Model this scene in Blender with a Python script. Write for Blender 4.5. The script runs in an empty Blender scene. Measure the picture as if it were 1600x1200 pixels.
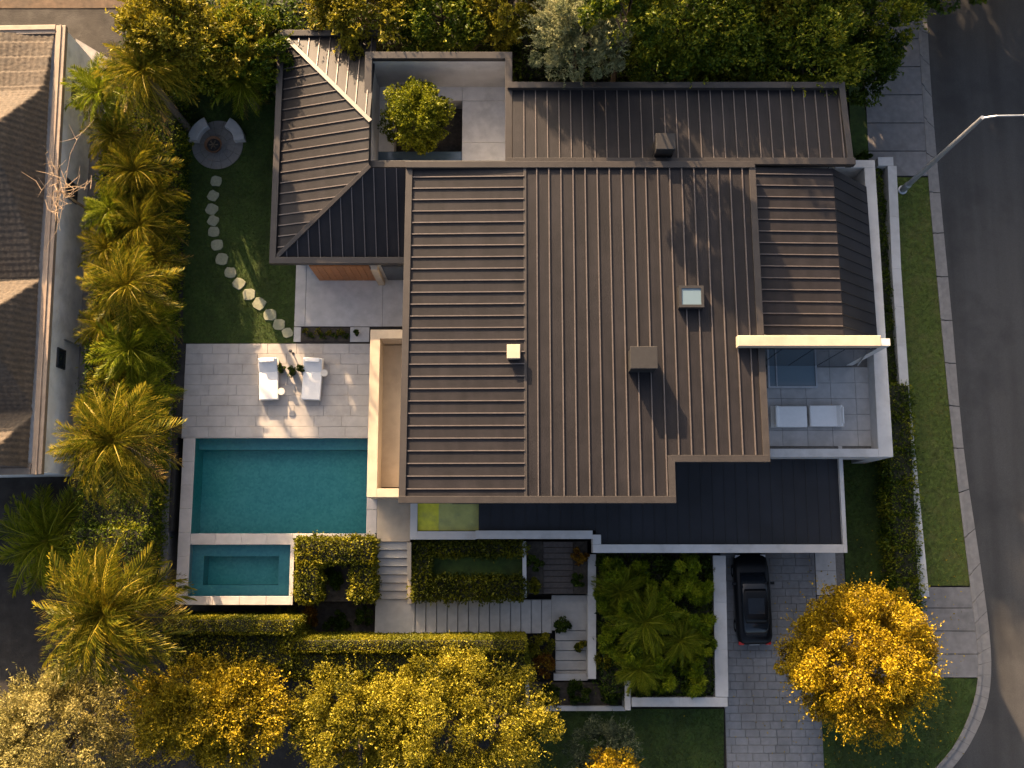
import bpy, math, random
import numpy as np
from mathutils import Vector
random.seed(7)
C = bpy.context.scene.collection
R_ = math.radians

# ------------------------------------------------------------------ camera, sky, sun
FPX, TILT, HC = 1580.0, R_(9.0), 52.3
cam_d = bpy.data.cameras.new('camera')
cam = bpy.data.objects.new('camera', cam_d); C.objects.link(cam)
cam.location = (0, 0, HC); cam.rotation_euler = (TILT, 0, 0)
cam_d.sensor_width = 36; cam_d.lens = 36*FPX/1600; cam_d.clip_end = 3000; cam_d.clip_start = 0.5
bpy.context.scene.camera = cam

SUN_EL = R_(18.0); SAZ = (-0.42, 0.907)
S = Vector((SAZ[0]*math.cos(SUN_EL), SAZ[1]*math.cos(SUN_EL), math.sin(SUN_EL))).normalized()
sd = bpy.data.lights.new('sun', 'SUN'); sd.energy = 5.0; sd.angle = R_(0.6); sd.color = (1.0, 0.69, 0.41)
so = bpy.data.objects.new('sun', sd); C.objects.link(so)
so.rotation_euler = S.to_track_quat('Z', 'Y').to_euler(); so.location = (-60, 120, 60)
w = bpy.data.worlds.new('World'); bpy.context.scene.world = w; w.use_nodes = True
nt = w.node_tree; bg = nt.nodes['Background']
sky = nt.nodes.new('ShaderNodeTexSky'); sky.sky_type = 'NISHITA'; sky.sun_disc = False
sky.sun_elevation = SUN_EL; sky.sun_rotation = math.atan2(SAZ[0], SAZ[1]) % (2*math.pi)
sky.air_density = 0.7; sky.dust_density = 7.0; sky.ozone_density = 0.0
nt.links.new(sky.outputs[0], bg.inputs[0]); bg.inputs[1].default_value = 0.092
vs = bpy.context.scene.view_settings
bpy.context.scene.display_settings.display_device = 'sRGB'
vs.view_transform = 'Standard'; vs.look = 'None'; vs.exposure = 1.95; vs.gamma = 1; vs.use_curve_mapping = False

# ------------------------------------------------------------------ pixel -> place on a level
ct, st = math.cos(TILT), math.sin(TILT)
def P(px, py, z=0.0):
    u = (px-800)/FPX; v = (600-py)/FPX
    dx, dy, dz = u, v*ct+st, v*st-ct
    s = (HC-z)/-dz
    return (dx*s, dy*s)
def PP(pts, z=0.0): return [P(a, b, z) for a, b in pts]
def RC(x0, y0, x1, y1, z=0.0):
    a = P(x0, y0, z); b = P(x1, y0, z); c = P(x1, y1, z); d = P(x0, y1, z)
    return ((a[0]+d[0])/2, (d[1]+c[1])/2, (b[0]+c[0])/2, (a[1]+b[1])/2)   # x0,y0(south),x1,y1(north)

# ------------------------------------------------------------------ materials
def new_mat(name):
    m = bpy.data.materials.new(name); m.use_nodes = True
    return m, m.node_tree, m.node_tree.nodes['Principled BSDF']
def mat(name, c, rough=0.7, var=0.15, scale=3.0, bump=0.15, bscale=40, metal=0.0, spec=0.5, stain=None, sscale=0.6, objvar=0.0):
    m, t, b = new_mat(name)
    tc = t.nodes.new('ShaderNodeTexCoord'); gm = t.nodes.new('ShaderNodeNewGeometry')
    n = t.nodes.new('ShaderNodeTexNoise'); n.inputs['Scale'].default_value = scale; n.inputs['Detail'].default_value = 6
    t.links.new(gm.outputs['Position'], n.inputs['Vector'])
    r = t.nodes.new('ShaderNodeValToRGB')
    r.color_ramp.elements[0].position = 0.3; r.color_ramp.elements[1].position = 0.7
    r.color_ramp.elements[0].color = (*[x*(1-var) for x in c], 1); r.color_ramp.elements[1].color = (*[min(1, x*(1+var)) for x in c], 1)
    t.links.new(n.outputs['Fac'], r.inputs['Fac'])
    out = r.outputs['Color']
    if stain:
        n2 = t.nodes.new('ShaderNodeTexNoise'); n2.inputs['Scale'].default_value = sscale; n2.inputs['Detail'].default_value = 8
        n2.inputs['Roughness'].default_value = 0.65
        t.links.new(gm.outputs['Position'], n2.inputs['Vector'])
        r2 = t.nodes.new('ShaderNodeValToRGB'); r2.color_ramp.elements[0].position = 0.48; r2.color_ramp.elements[1].position = 0.68
        t.links.new(n2.outputs['Fac'], r2.inputs['Fac'])
        mx = t.nodes.new('ShaderNodeMixRGB'); mx.inputs[2].default_value = (*stain, 1)
        mu = t.nodes.new('ShaderNodeMath'); mu.operation = 'MULTIPLY'; mu.inputs[1].default_value = 0.65
        t.links.new(r2.outputs['Color'], mu.inputs[0]); t.links.new(mu.outputs[0], mx.inputs[0]); t.links.new(out, mx.inputs[1])
        out = mx.outputs[0]
    if objvar:
        oi = t.nodes.new('ShaderNodeObjectInfo'); hs = t.nodes.new('ShaderNodeHueSaturation')
        mr = t.nodes.new('ShaderNodeMapRange'); mr.inputs['To Min'].default_value = 1-objvar; mr.inputs['To Max'].default_value = 1+objvar
        t.links.new(oi.outputs['Random'], mr.inputs['Value']); t.links.new(mr.outputs[0], hs.inputs['Value']); t.links.new(out, hs.inputs['Color'])
        out = hs.outputs[0]
    t.links.new(out, b.inputs['Base Color'])
    b.inputs['Roughness'].default_value = rough; b.inputs['Metallic'].default_value = metal
    b.inputs['Specular IOR Level'].default_value = spec
    if bump:
        n3 = t.nodes.new('ShaderNodeTexNoise'); n3.inputs['Scale'].default_value = bscale; n3.inputs['Detail'].default_value = 4
        t.links.new(gm.outputs['Position'], n3.inputs['Vector'])
        bp = t.nodes.new('ShaderNodeBump'); bp.inputs['Strength'].default_value = bump; bp.inputs['Distance'].default_value = 0.03
        t.links.new(n3.outputs['Fac'], bp.inputs['Height']); t.links.new(bp.outputs[0], b.inputs['Normal'])
    return m
def leafmat(name, cols, trans=0.28, rough=0.5):
    m = bpy.data.materials.new(name); m.use_nodes = True; t = m.node_tree; b = t.nodes['Principled BSDF']; o = t.nodes['Material Output']
    a = t.nodes.new('ShaderNodeAttribute'); a.attribute_name = 'tint'
    r = t.nodes.new('ShaderNodeValToRGB')
    while len(r.color_ramp.elements) < len(cols): r.color_ramp.elements.new(0.5)
    for i, c in enumerate(cols):
        r.color_ramp.elements[i].position = i/(len(cols)-1); r.color_ramp.elements[i].color = (c[0]*.92, c[1]*.88, c[2]*.42, 1)
    t.links.new(a.outputs['Fac'], r.inputs['Fac']); t.links.new(r.outputs[0], b.inputs['Base Color'])
    b.inputs['Roughness'].default_value = rough; b.inputs['Specular IOR Level'].default_value = 0.18
    tr = t.nodes.new('ShaderNodeBsdfTranslucent'); t.links.new(r.outputs[0], tr.inputs['Color'])
    mx = t.nodes.new('ShaderNodeMixShader'); mx.inputs[0].default_value = trans
    t.links.new(b.outputs[0], mx.inputs[1]); t.links.new(tr.outputs[0], mx.inputs[2]); t.links.new(mx.outputs[0], o.inputs['Surface'])
    return m
M = {}
M['roof'] = mat('standing_seam_metal', (0.0145, 0.0130, 0.0145), 0.5, 0.16, 1.2, 0.05, 9, metal=0.1, spec=0.25, stain=(0.021, 0.0185, 0.020), sscale=.8, objvar=0.10)
M['rib'] = mat('folded_seam_highlight', (0.13, 0.11, 0.10), 0.38, 0.15, 6, 0.04, 20, metal=0.35, spec=0.5)  # folded seams; the light they catch is put into a paler colour
M['ribdark'] = mat('membrane_seam', (0.009, 0.010, 0.012), 0.6, 0.15, 6, 0.04, 20)
M['court'] = mat('courtyard_plaster', (0.68, 0.66, 0.63), 0.85, 0.08, 2.0, 0.12, 60, stain=(0.47, 0.46, 0.44), sscale=1.2)
M['roofflat'] = mat('dark_membrane', (0.013, 0.0145, 0.019), 0.6, 0.12, 1.5, 0.05, 20, spec=.35, objvar=0.04)
M['trim'] = mat('metal_trim', (0.045, 0.039, 0.035), 0.42, 0.12, 2.0, 0.04, 15, metal=0.2, stain=(0.034, 0.030, 0.027))
M['white'] = mat('painted_render', (0.50, 0.49, 0.475), 0.75, 0.06, 1.5, 0.12, 60, stain=(0.38, 0.365, 0.345), sscale=1.1)
M['render'] = mat('wall_render', (0.55, 0.54, 0.52), 0.85, 0.08, 1.5, 0.12, 60, stain=(0.42, 0.40, 0.37), sscale=0.8)
M['beige'] = mat('beige_stone', (0.46, 0.375, 0.275), 0.8, 0.08, 2, 0.1, 50, stain=(0.36, 0.29, 0.21))
M['conc'] = mat('concrete', (0.46, 0.445, 0.43), 0.85, 0.10, 2.2, 0.18, 70, stain=(0.36, 0.35, 0.335), sscale=1.2, objvar=0.06)
M['slab'] = mat('terrace_stone', (0.43, 0.40, 0.37), 0.7, 0.08, 2.4, 0.12, 70, stain=(0.32, 0.295, 0.265), sscale=1.3, objvar=0.025)
M['coping'] = mat('pool_coping_stone', (0.47, 0.43, 0.40), 0.7, 0.08, 3, 0.12, 60, stain=(0.38, 0.34, 0.31), objvar=0.04)
M['paver'] = mat('driveway_paver', (0.20, 0.20, 0.205), 0.85, 0.12, 5, 0.3, 60, stain=(0.145, 0.145, 0.147), sscale=1.0, objvar=0.06)
M['step'] = mat('stair_stone', (0.40, 0.38, 0.35), 0.75, 0.1, 3, 0.15, 60, stain=(0.35, 0.33, 0.30), sscale=2)
M['kerb'] = mat('kerb_concrete', (0.22, 0.205, 0.19), 0.9, 0.12, 4, 0.3, 50, stain=(0.17, 0.16, 0.15), sscale=1.5, objvar=0.06)
M['walk'] = mat('sidewalk_concrete', (0.19, 0.18, 0.175), 0.9, 0.14, 3, 0.3, 50, stain=(0.12, 0.115, 0.11), sscale=0.9, objvar=0.05)
M['asphalt'] = mat('asphalt', (0.050, 0.049, 0.048), 0.9, 0.25, 35, 0.5, 90, stain=(0.026, 0.026, 0.027), sscale=0.3)
M['soil'] = mat('soil', (0.055, 0.045, 0.035), 0.95, 0.35, 6, 0.8, 20)
M['earth'] = mat('dark_ground', (0.030, 0.026, 0.022), 0.95, 0.3, 2, 0.6, 12, stain=(0.055, 0.05, 0.045), sscale=0.5)
M['lawn'] = mat('lawn_turf', (0.032, 0.058, 0.008), 0.95, 0.35, 5, 0.9, 60, stain=(0.060, 0.085, 0.016), sscale=1.4)
M['lawnyel'] = mat('verge_turf', (0.075, 0.105, 0.016), 0.95, 0.4, 4, 0.9, 60, stain=(0.120, 0.115, 0.035), sscale=1.2)
M['joint'] = mat('joint_sand', (0.16, 0.15, 0.14), 0.95, 0.2, 10, 0.3, 60)
M['wood'] = mat('orange_timber', (0.34, 0.13, 0.035), 0.5, 0.2, 6, 0.1, 40, objvar=0.1)
M['dwood'] = mat('dark_decking', (0.075, 0.06, 0.052), 0.75, 0.25, 8, 0.3, 40, objvar=0.2)
M['bark'] = mat('bark', (0.10, 0.075, 0.05), 0.95, 0.4, 12, 0.9, 25)
M['dark'] = mat('dark_metal', (0.035, 0.035, 0.038), 0.45, 0.1, 6, 0.05, 40)
M['chim'] = mat('chimney_metal', (0.035, 0.033, 0.032), 0.5, 0.1, 4, 0.05, 30, metal=0.3)
M['galv'] = mat('galvanised_steel', (0.42, 0.44, 0.46), 0.4, 0.1, 5, 0.03, 30, metal=0.6)
M['fabric'] = mat('white_fabric', (0.80, 0.79, 0.77), 0.9, 0.03, 6, 0.25, 25)
M['wicker'] = mat('pale_frame', (0.62, 0.58, 0.52), 0.6, 0.06, 20, 0.1, 60)
M['rust'] = mat('rusted_steel', (0.16, 0.075, 0.035), 0.7, 0.3, 15, 0.3, 50)
M['ash'] = mat('ash', (0.03, 0.028, 0.027), 0.95, 0.4, 25, 0.8, 50)
M['pave'] = mat('fire_pit_paving', (0.20, 0.185, 0.17), 0.9, 0.12, 6, 0.3, 50, stain=(0.15, 0.14, 0.125))
M['steppingst'] = mat('stepping_stone', (0.26, 0.265, 0.185), 0.9, 0.15, 9, 0.3, 40, stain=(0.19, 0.21, 0.12), sscale=3, objvar=0.08)
M['tile'] = mat('weathered_roof_tile', (0.075, 0.056, 0.038), 0.85, 0.35, 7, 0.5, 30, stain=(0.05, 0.042, 0.034), sscale=1.5)
M['gutter'] = mat('neighbour_gutter', (0.30, 0.225, 0.165), 0.6, 0.12, 3, 0.1, 30, stain=(0.2, 0.15, 0.11))
M['nwall'] = mat('neighbour_whitewash', (0.88, 0.87, 0.85), 0.9, 0.08, 1.2, 0.2, 30, stain=(0.50, 0.50, 0.49), sscale=0.7)
M['yellow'] = mat('light_painted_yellow_floor', (0.68, 0.64, 0.04), 0.5, 0.15, 3, 0.1, 40, stain=(0.36, 0.34, 0.08), sscale=1.2)  # yellow sunlight through glass, put into the floor colour
M['glowconc'] = mat('light_painted_concrete', (0.46, 0.46, 0.14), 0.7, 0.15, 2, 0.1, 40, stain=(0.26, 0.27, 0.12), sscale=1.5)  # weaker yellow light, tinted into the concrete colour
M['redbrick'] = mat('red_paint', (0.32, 0.06, 0.04), 0.7, 0.15, 8, 0.1, 40)
M['paint'] = mat('black_car_paint', (0.005, 0.006, 0.008), 0.28, 0.05, 2, 0.0, 10, spec=0.22)
M['tyre'] = mat('tyre_rubber', (0.012, 0.012, 0.012), 0.9, 0.1, 10, 0.2, 60)
M['redlamp'] = mat('red_lens', (0.45, 0.02, 0.015), 0.25, 0.05, 5, 0.0, 10)
M['clearlamp'] = mat('clear_lens', (0.5, 0.5, 0.52), 0.15, 0.05, 5, 0.0, 10)
def streaks(m, sx, sy, k0, k1):
    t = m.node_tree; b = t.nodes['Principled BSDF']; src = b.inputs['Base Color'].links[0].from_socket
    g = t.nodes.new('ShaderNodeNewGeometry'); mp = t.nodes.new('ShaderNodeMapping'); mp.inputs['Scale'].default_value = (sx, sy, 1); t.links.new(g.outputs['Position'], mp.inputs['Vector'])
    n = t.nodes.new('ShaderNodeTexNoise'); n.inputs['Scale'].default_value = 1; n.inputs['Detail'].default_value = 5; t.links.new(mp.outputs[0], n.inputs['Vector'])
    mr = t.nodes.new('ShaderNodeMapRange'); mr.inputs['From Min'].default_value = .35; mr.inputs['From Max'].default_value = .65; mr.inputs['To Min'].default_value = k0; mr.inputs['To Max'].default_value = k1; t.links.new(n.outputs['Fac'], mr.inputs['Value'])
    h = t.nodes.new('ShaderNodeHueSaturation'); t.links.new(mr.outputs[0], h.inputs['Value']); t.links.new(src, h.inputs['Color']); t.links.new(h.outputs[0], b.inputs['Base Color'])
streaks(M['asphalt'], .9, .06, .82, 1.22); streaks(M['roof'], 2.2, .25, .86, 1.16); streaks(M['roofflat'], .5, .5, .8, 1.3); streaks(M['paver'], .7, .2, .85, 1.15)
streaks(M['lawn'], .8, .5, .8, 1.25); streaks(M['white'], .35, .35, .9, 1.06); streaks(M['slab'], .3, .6, .9, 1.06)
def glassmat(name, c, rough=0.05, spec=0.8):
    m, t, b = new_mat(name); b.inputs['Base Color'].default_value = (*c, 1); b.inputs['Roughness'].default_value = rough
    b.inputs['Specular IOR Level'].default_value = spec; return m
M['glass'] = glassmat('dark_glass', (0.02, 0.028, 0.035)); M['skyglass'] = glassmat('rooflight_glass', (0.13, 0.19, 0.23), 0.12)
M['carglass'] = glassmat('car_glass', (0.010, 0.014, 0.020), 0.1, 0.4); M['blueglass'] = glassmat('blue_glass_floor', (0.07, 0.11, 0.15), 0.12)
def pooltile(name, c1, c2):
    m, t, b = new_mat(name); g = t.nodes.new('ShaderNodeNewGeometry')
    v = t.nodes.new('ShaderNodeTexVoronoi'); v.inputs['Scale'].default_value = 9; t.links.new(g.outputs['Position'], v.inputs['Vector'])
    n = t.nodes.new('ShaderNodeTexNoise'); n.inputs['Scale'].default_value = 1.5; n.inputs['Detail'].default_value = 6; t.links.new(g.outputs['Position'], n.inputs['Vector'])
    mx = t.nodes.new('ShaderNodeMixRGB'); mx.inputs[1].default_value = (*c1, 1); mx.inputs[2].default_value = (*c2, 1)
    ad = t.nodes.new('ShaderNodeMath'); ad.operation = 'MULTIPLY_ADD'; ad.inputs[1].default_value = 0.8; ad.inputs[2].default_value = -0.3
    sp = t.nodes.new('ShaderNodeSeparateColor'); t.links.new(v.outputs['Color'], sp.inputs[0]); t.links.new(sp.outputs[0], ad.inputs[0])
    a2 = t.nodes.new('ShaderNodeMath'); a2.operation = 'ADD'; t.links.new(ad.outputs[0], a2.inputs[0]); t.links.new(n.outputs['Fac'], a2.inputs[1])
    t.links.new(a2.outputs[0], mx.inputs[0]); t.links.new(mx.outputs[0], b.inputs['Base Color']); b.inputs['Roughness'].default_value = 0.5
    return m
M['pooltile'] = pooltile('pool_mosaic', (0.07, 0.33, 0.31), (0.14, 0.46, 0.41))
M['spatile'] = pooltile('spa_mosaic', (0.10, 0.31, 0.33), (0.15, 0.40, 0.39))
def watermat():
    m = bpy.data.materials.new('pool_water'); m.use_nodes = True; t = m.node_tree; t.nodes.remove(t.nodes['Principled BSDF']); o = t.nodes['Material Output']
    tr = t.nodes.new('ShaderNodeBsdfTransparent'); tr.inputs[0].default_value = (0.74, 0.95, 0.96, 1)
    gl = t.nodes.new('ShaderNodeBsdfGlossy'); gl.inputs['Roughness'].default_value = 0.04
    fr = t.nodes.new('ShaderNodeFresnel'); fr.inputs[0].default_value = 1.33
    g = t.nodes.new('ShaderNodeNewGeometry'); n = t.nodes.new('ShaderNodeTexNoise'); n.inputs['Scale'].default_value = 5; n.inputs['Detail'].default_value = 3
    t.links.new(g.outputs['Position'], n.inputs['Vector']); bp = t.nodes.new('ShaderNodeBump'); bp.inputs['Strength'].default_value = 0.35; bp.inputs['Distance'].default_value = 0.03
    t.links.new(n.outputs['Fac'], bp.inputs['Height']); t.links.new(bp.outputs[0], gl.inputs['Normal']); t.links.new(bp.outputs[0], fr.inputs['Normal'])
    mx = t.nodes.new('ShaderNodeMixShader'); t.links.new(fr.outputs[0], mx.inputs[0]); t.links.new(tr.outputs[0], mx.inputs[1]); t.links.new(gl.outputs[0], mx.inputs[2])
    t.links.new(mx.outputs[0], o.inputs['Surface']); return m
M['water'] = watermat()
M['leaf_gold'] = leafmat('golden_leaves', [(0.10, 0.065, 0.010), (0.36, 0.255, 0.02), (0.56, 0.41, 0.03)])
M['leaf_yelgreen'] = leafmat('yellow_green_leaves', [(0.030, 0.036, 0.008), (0.22, 0.20, 0.022), (0.48, 0.41, 0.08)])
M['leaf_olive'] = leafmat('pale_olive_leaves', [(0.06, 0.06, 0.03), (0.28, 0.25, 0.14), (0.52, 0.46, 0.34)])
M['leaf_green'] = leafmat('green_leaves', [(0.022, 0.050, 0.010), (0.09, 0.135, 0.016), (0.28, 0.28, 0.035)])
M['leaf_dark'] = leafmat('dark_green_leaves', [(0.015, 0.035, 0.010), (0.045, 0.080, 0.014), (0.09, 0.13, 0.022)])
M['leaf_grey'] = leafmat('grey_green_leaves', [(0.08, 0.11, 0.10), (0.24, 0.27, 0.26), (0.42, 0.42, 0.42)])
M['leaf_hedge'] = leafmat('hedge_leaves', [(0.04, 0.055, 0.010), (0.14, 0.15, 0.018), (0.32, 0.28, 0.03)])
M['leaf_bamboo'] = leafmat('bamboo_leaves', [(0.05, 0.09, 0.010), (0.19, 0.27, 0.02), (0.42, 0.46, 0.05)])
M['twig'] = mat('pale_twig', (0.45, 0.32, 0.20), 0.8, 0.2, 9, 0.1, 30)
M['leaf_amber'] = leafmat('amber_leaves', [(0.05, 0.045, 0.010), (0.30, 0.235, 0.02), (0.58, 0.43, 0.05)])
M['leaf_fir'] = leafmat('fir_needles', [(0.03, 0.05, 0.05), (0.09, 0.12, 0.15), (0.17, 0.20, 0.22)])
M['leaf_court'] = leafmat('courtyard_leaves', [(0.030, 0.045, 0.008), (0.15, 0.18, 0.016), (0.36, 0.37, 0.04)])
M['leaf_red'] = leafmat('reddish_leaves', [(0.09, 0.03, 0.015), (0.22, 0.10, 0.02), (0.32, 0.20, 0.03)])
M['frond'] = leafmat('palm_frond', [(0.018, 0.032, 0.008), (0.11, 0.13, 0.018), (0.42, 0.32, 0.05)], 0.3)
M['frond_dark'] = leafmat('dark_palm_frond', [(0.05, 0.085, 0.012), (0.16, 0.21, 0.022), (0.34, 0.35, 0.05)], 0.3)
M['grass'] = leafmat('grass_blades', [(0.022, 0.044, 0.006), (0.042, 0.072, 0.009), (0.085, 0.10, 0.015)], 0.2)
M['grassyel'] = leafmat('verge_grass_blades', [(0.05, 0.08, 0.02), (0.11, 0.145, 0.035), (0.25, 0.21, 0.09)], 0.2)
M['core'] = mat('inner_twigs', (0.020, 0.022, 0.010), 0.95, 0.4, 8, 0.8, 20)

# ------------------------------------------------------------------ builders
WL = {}
def tag(o, label=None, cat=None, group=None, kind=None):
    if label: o['label'] = label
    if cat: o['category'] = cat
    if group: o['group'] = group
    if kind: o['kind'] = kind
    return o
def empty(name, loc, label=None, cat=None, group=None, kind=None):
    o = bpy.data.objects.new(name, None); C.objects.link(o); o.location = loc; o.empty_display_size = 0.3
    WL[o.name] = Vector(loc); return tag(o, label, cat, group, kind)
class MB:
    def __init__(s): s.v = []; s.f = []; s.mi = []
    def add(s, v, f, mi=0):
        k = len(s.v); s.v += [tuple(p) for p in v]; s.f += [tuple(i+k for i in q) for q in f]; s.mi += [mi]*len(f); return s
    def box(s, x0, y0, z0, x1, y1, z1, mi=0):
        return s.prism([(x0, y0), (x1, y0), (x1, y1), (x0, y1)], z0, z1, mi)
    def prism(s, poly, z0, z1, mi=0, inset=0.0):
        a = sum(poly[i][0]*poly[(i+1) % len(poly)][1]-poly[(i+1) % len(poly)][0]*poly[i][1] for i in range(len(poly)))
        if a < 0: poly = poly[::-1]
        n = len(poly)
        zt = z1 if callable(z1) else (lambda x, y: z1); zb = z0 if callable(z0) else (lambda x, y: z0)
        v = [(x, y, zb(x, y)) for x, y in poly]+[(x, y, zt(x, y)) for x, y in poly]
        f = [tuple(range(n))[::-1], tuple(range(n, 2*n))]+[(i, (i+1) % n, (i+1) % n+n, i+n) for i in range(n)]
        return s.add(v, f, mi)
    def cbox(s, x0, y0, z0, x1, y1, z1, c=0.015, mi=0):      # box with chamfered top edges
        v = [(x0, y0, z0), (x1, y0, z0), (x1, y1, z0), (x0, y1, z0), (x0, y0, z1-c), (x1, y0, z1-c), (x1, y1, z1-c), (x0, y1, z1-c),
             (x0+c, y0+c, z1), (x1-c, y0+c, z1), (x1-c, y1-c, z1), (x0+c, y1-c, z1)]
        f = [(3, 2, 1, 0), (0, 1, 5, 4), (1, 2, 6, 5), (2, 3, 7, 6), (3, 0, 4, 7), (4, 5, 9, 8), (5, 6, 10, 9), (6, 7, 11, 10), (7, 4, 8, 11), (8, 9, 10, 11)]
        return s.add(v, f, mi)
    def bar(s, p, q, wd, hz=None, mi=0):                    # oriented bar between two 3D points, top faces at given z
        p = Vector(p); q = Vector(q); d = (q-p); dn = Vector((d.x, d.y, 0)).normalized(); n = Vector((-dn.y, dn.x, 0))*wd/2
        h = hz if hz else wd
        v = [p-n-Vector((0, 0, h)), q-n-Vector((0, 0, h)), q+n-Vector((0, 0, h)), p+n-Vector((0, 0, h)), p-n, q-n, q+n, p+n]
        return s.add(v, [(3, 2, 1, 0), (4, 5, 6, 7), (0, 1, 5, 4), (1, 2, 6, 5), (2, 3, 7, 6), (3, 0, 4, 7)], mi)
    def tube(s, pts, rad, n=8, mi=0):
        pts = [Vector(p) for p in pts]; rings = []
        for i, p in enumerate(pts):
            d = (pts[min(i+1, len(pts)-1)]-pts[max(i-1, 0)]).normalized()
            a = d.cross(Vector((0, 0, 1)));
            if a.length < 1e-3: a = Vector((1, 0, 0))
            a.normalize(); b = d.cross(a); r = rad[i] if isinstance(rad, (list, tuple)) else rad
            rings.append([p+a*r*math.cos(2*math.pi*k/n)+b*r*math.sin(2*math.pi*k/n) for k in range(n)])
        v = [x for r in rings for x in r]; f = []
        for i in range(len(pts)-1):
            for k in range(n): f.append((i*n+k, i*n+(k+1) % n, (i+1)*n+(k+1) % n, (i+1)*n+k))
        f += [tuple(range(n)), tuple(range((len(pts)-1)*n, len(pts)*n))[::-1]]
        return s.add(v, f, mi)
    def lathe(s, cx, cy, prof, n=32, mi=0, a0=0, a1=2*math.pi):
        full = abs(a1-a0-2*math.pi) < 1e-6; m = n if full else n+1; v = []; f = []
        for r, z in prof:
            for k in range(m):
                a = a0+(a1-a0)*k/n; v.append((cx+r*math.cos(a), cy+r*math.sin(a), z))
        for i in range(len(prof)-1):
            for k in range(n):
                k2 = (k+1) % m; f.append((i*m+k, i*m+k2, (i+1)*m+k2, (i+1)*m+k))
        return s.add(v, f, mi)
    def build(s, name, mats, parent=None, smooth=False, bevel=0):
        if not isinstance(mats, (list, tuple)): mats = [mats]
        a = np.array(s.v, dtype=float); c = (a.min(0)+a.max(0))/2; c[2] = a[:, 2].min(); c = Vector(c)
        me = bpy.data.meshes.new(name); me.from_pydata([tuple(Vector(p)-c) for p in s.v], [], s.f)
        for m in mats: me.materials.append(m)
        if len(mats) > 1: me.polygons.foreach_set('material_index', s.mi)
        if smooth: me.polygons.foreach_set('use_smooth', [True]*len(me.polygons))
        me.update()
        o = bpy.data.objects.new(name, me); C.objects.link(o); WL[o.name] = c.copy()
        if parent: o.parent = parent; o.location = c-WL[parent.name]
        else: o.location = c
        if bevel:
            bm = o.modifiers.new('bevel', 'BEVEL'); bm.width = bevel; bm.segments = 2; bm.limit_method = 'ANGLE'
        return o
def struct(name, mb, m, **k): return tag(mb.build(name, m, **k), kind='structure')

_tc = {}
def tile_obj(name, x0, y0, x1, y1, ztop, th, m, parent, c=0.012):
    key = (m.name, round(x1-x0, 2), round(y1-y0, 2), th)
    if key not in _tc:
        w2, h2 = (x1-x0)/2, (y1-y0)/2
        b = MB().cbox(-w2, -h2, 0, w2, h2, th, c); me = bpy.data.meshes.new(name); me.from_pydata(b.v, [], b.f); me.materials.append(m); _tc[key] = me
    o = bpy.data.objects.new(name, _tc[key]); C.objects.link(o); o.parent = parent
    loc = Vector(((x0+x1)/2, (y0+y1)/2, ztop-th+random.uniform(-.003, .003)))
    o.location = loc-WL[parent.name]; WL[o.name] = loc
    o.rotation_euler = (random.uniform(-.003, .003), random.uniform(-.003, .003), random.uniform(-.002, .002))
    return o
def tiles(parent, name, rect, z, tw, th, m, gap=0.02, bond=0.5, thick=0.05, vertical=False, jitter=0.0, holes=()):
    x0, y0, x1, y1 = rect; ny = max(1, round((y1-y0)/th)); hh = (y1-y0)/ny; n = 0
    for j in range(ny):
        ya = y0+j*hh; x = x0-(tw*bond if j % 2 else 0)-(random.random()*tw*jitter)
        while x < x1-0.02:
            wd = tw*(1+random.uniform(-jitter, jitter)*.6)
            a, b = max(x, x0), min(x+wd, x1); x += wd
            if x1-b < 0.15: b = x1; x = x1
            if b-a < 0.12: continue
            cx, cy = (a+b)/2, ya+hh/2
            if any(h[0] < cx < h[2] and h[1] < cy < h[3] for h in holes): continue
            tile_obj(name, a+gap/2, ya+gap/2, b-gap/2, ya+hh-gap/2, z, thick, m, parent); n += 1
    return n

def mesh_np(name, v, f, tint, m, parent=None, loc=None, kind=None, smooth=False):
    """v (N,3), f (F,k) all same k, tint per vertex"""
    c = np.array(loc if loc is not None else [(v[:, 0].min()+v[:, 0].max())/2, (v[:, 1].min()+v[:, 1].max())/2, v[:, 2].min()], dtype=float)
    me = bpy.data.meshes.new(name); nv, nf, k = len(v), len(f), f.shape[1]
    me.vertices.add(nv); me.vertices.foreach_set('co', (v-c).astype(np.float32).ravel())
    me.loops.add(nf*k); me.loops.foreach_set('vertex_index', f.astype(np.int32).ravel())
    me.polygons.add(nf); me.polygons.foreach_set('loop_start', np.arange(0, nf*k, k, dtype=np.int32))
    me.update(calc_edges=True); me.materials.append(m)
    at = me.attributes.new('tint', 'FLOAT', 'POINT'); at.data.foreach_set('value', tint.astype(np.float32))
    o = bpy.data.objects.new(name, me); C.objects.link(o); cv = Vector(c); WL[o.name] = cv
    if parent: o.parent = parent; o.location = cv-WL[parent.name]
    else: o.location = cv
    if kind: o['kind'] = kind
    return o
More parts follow.
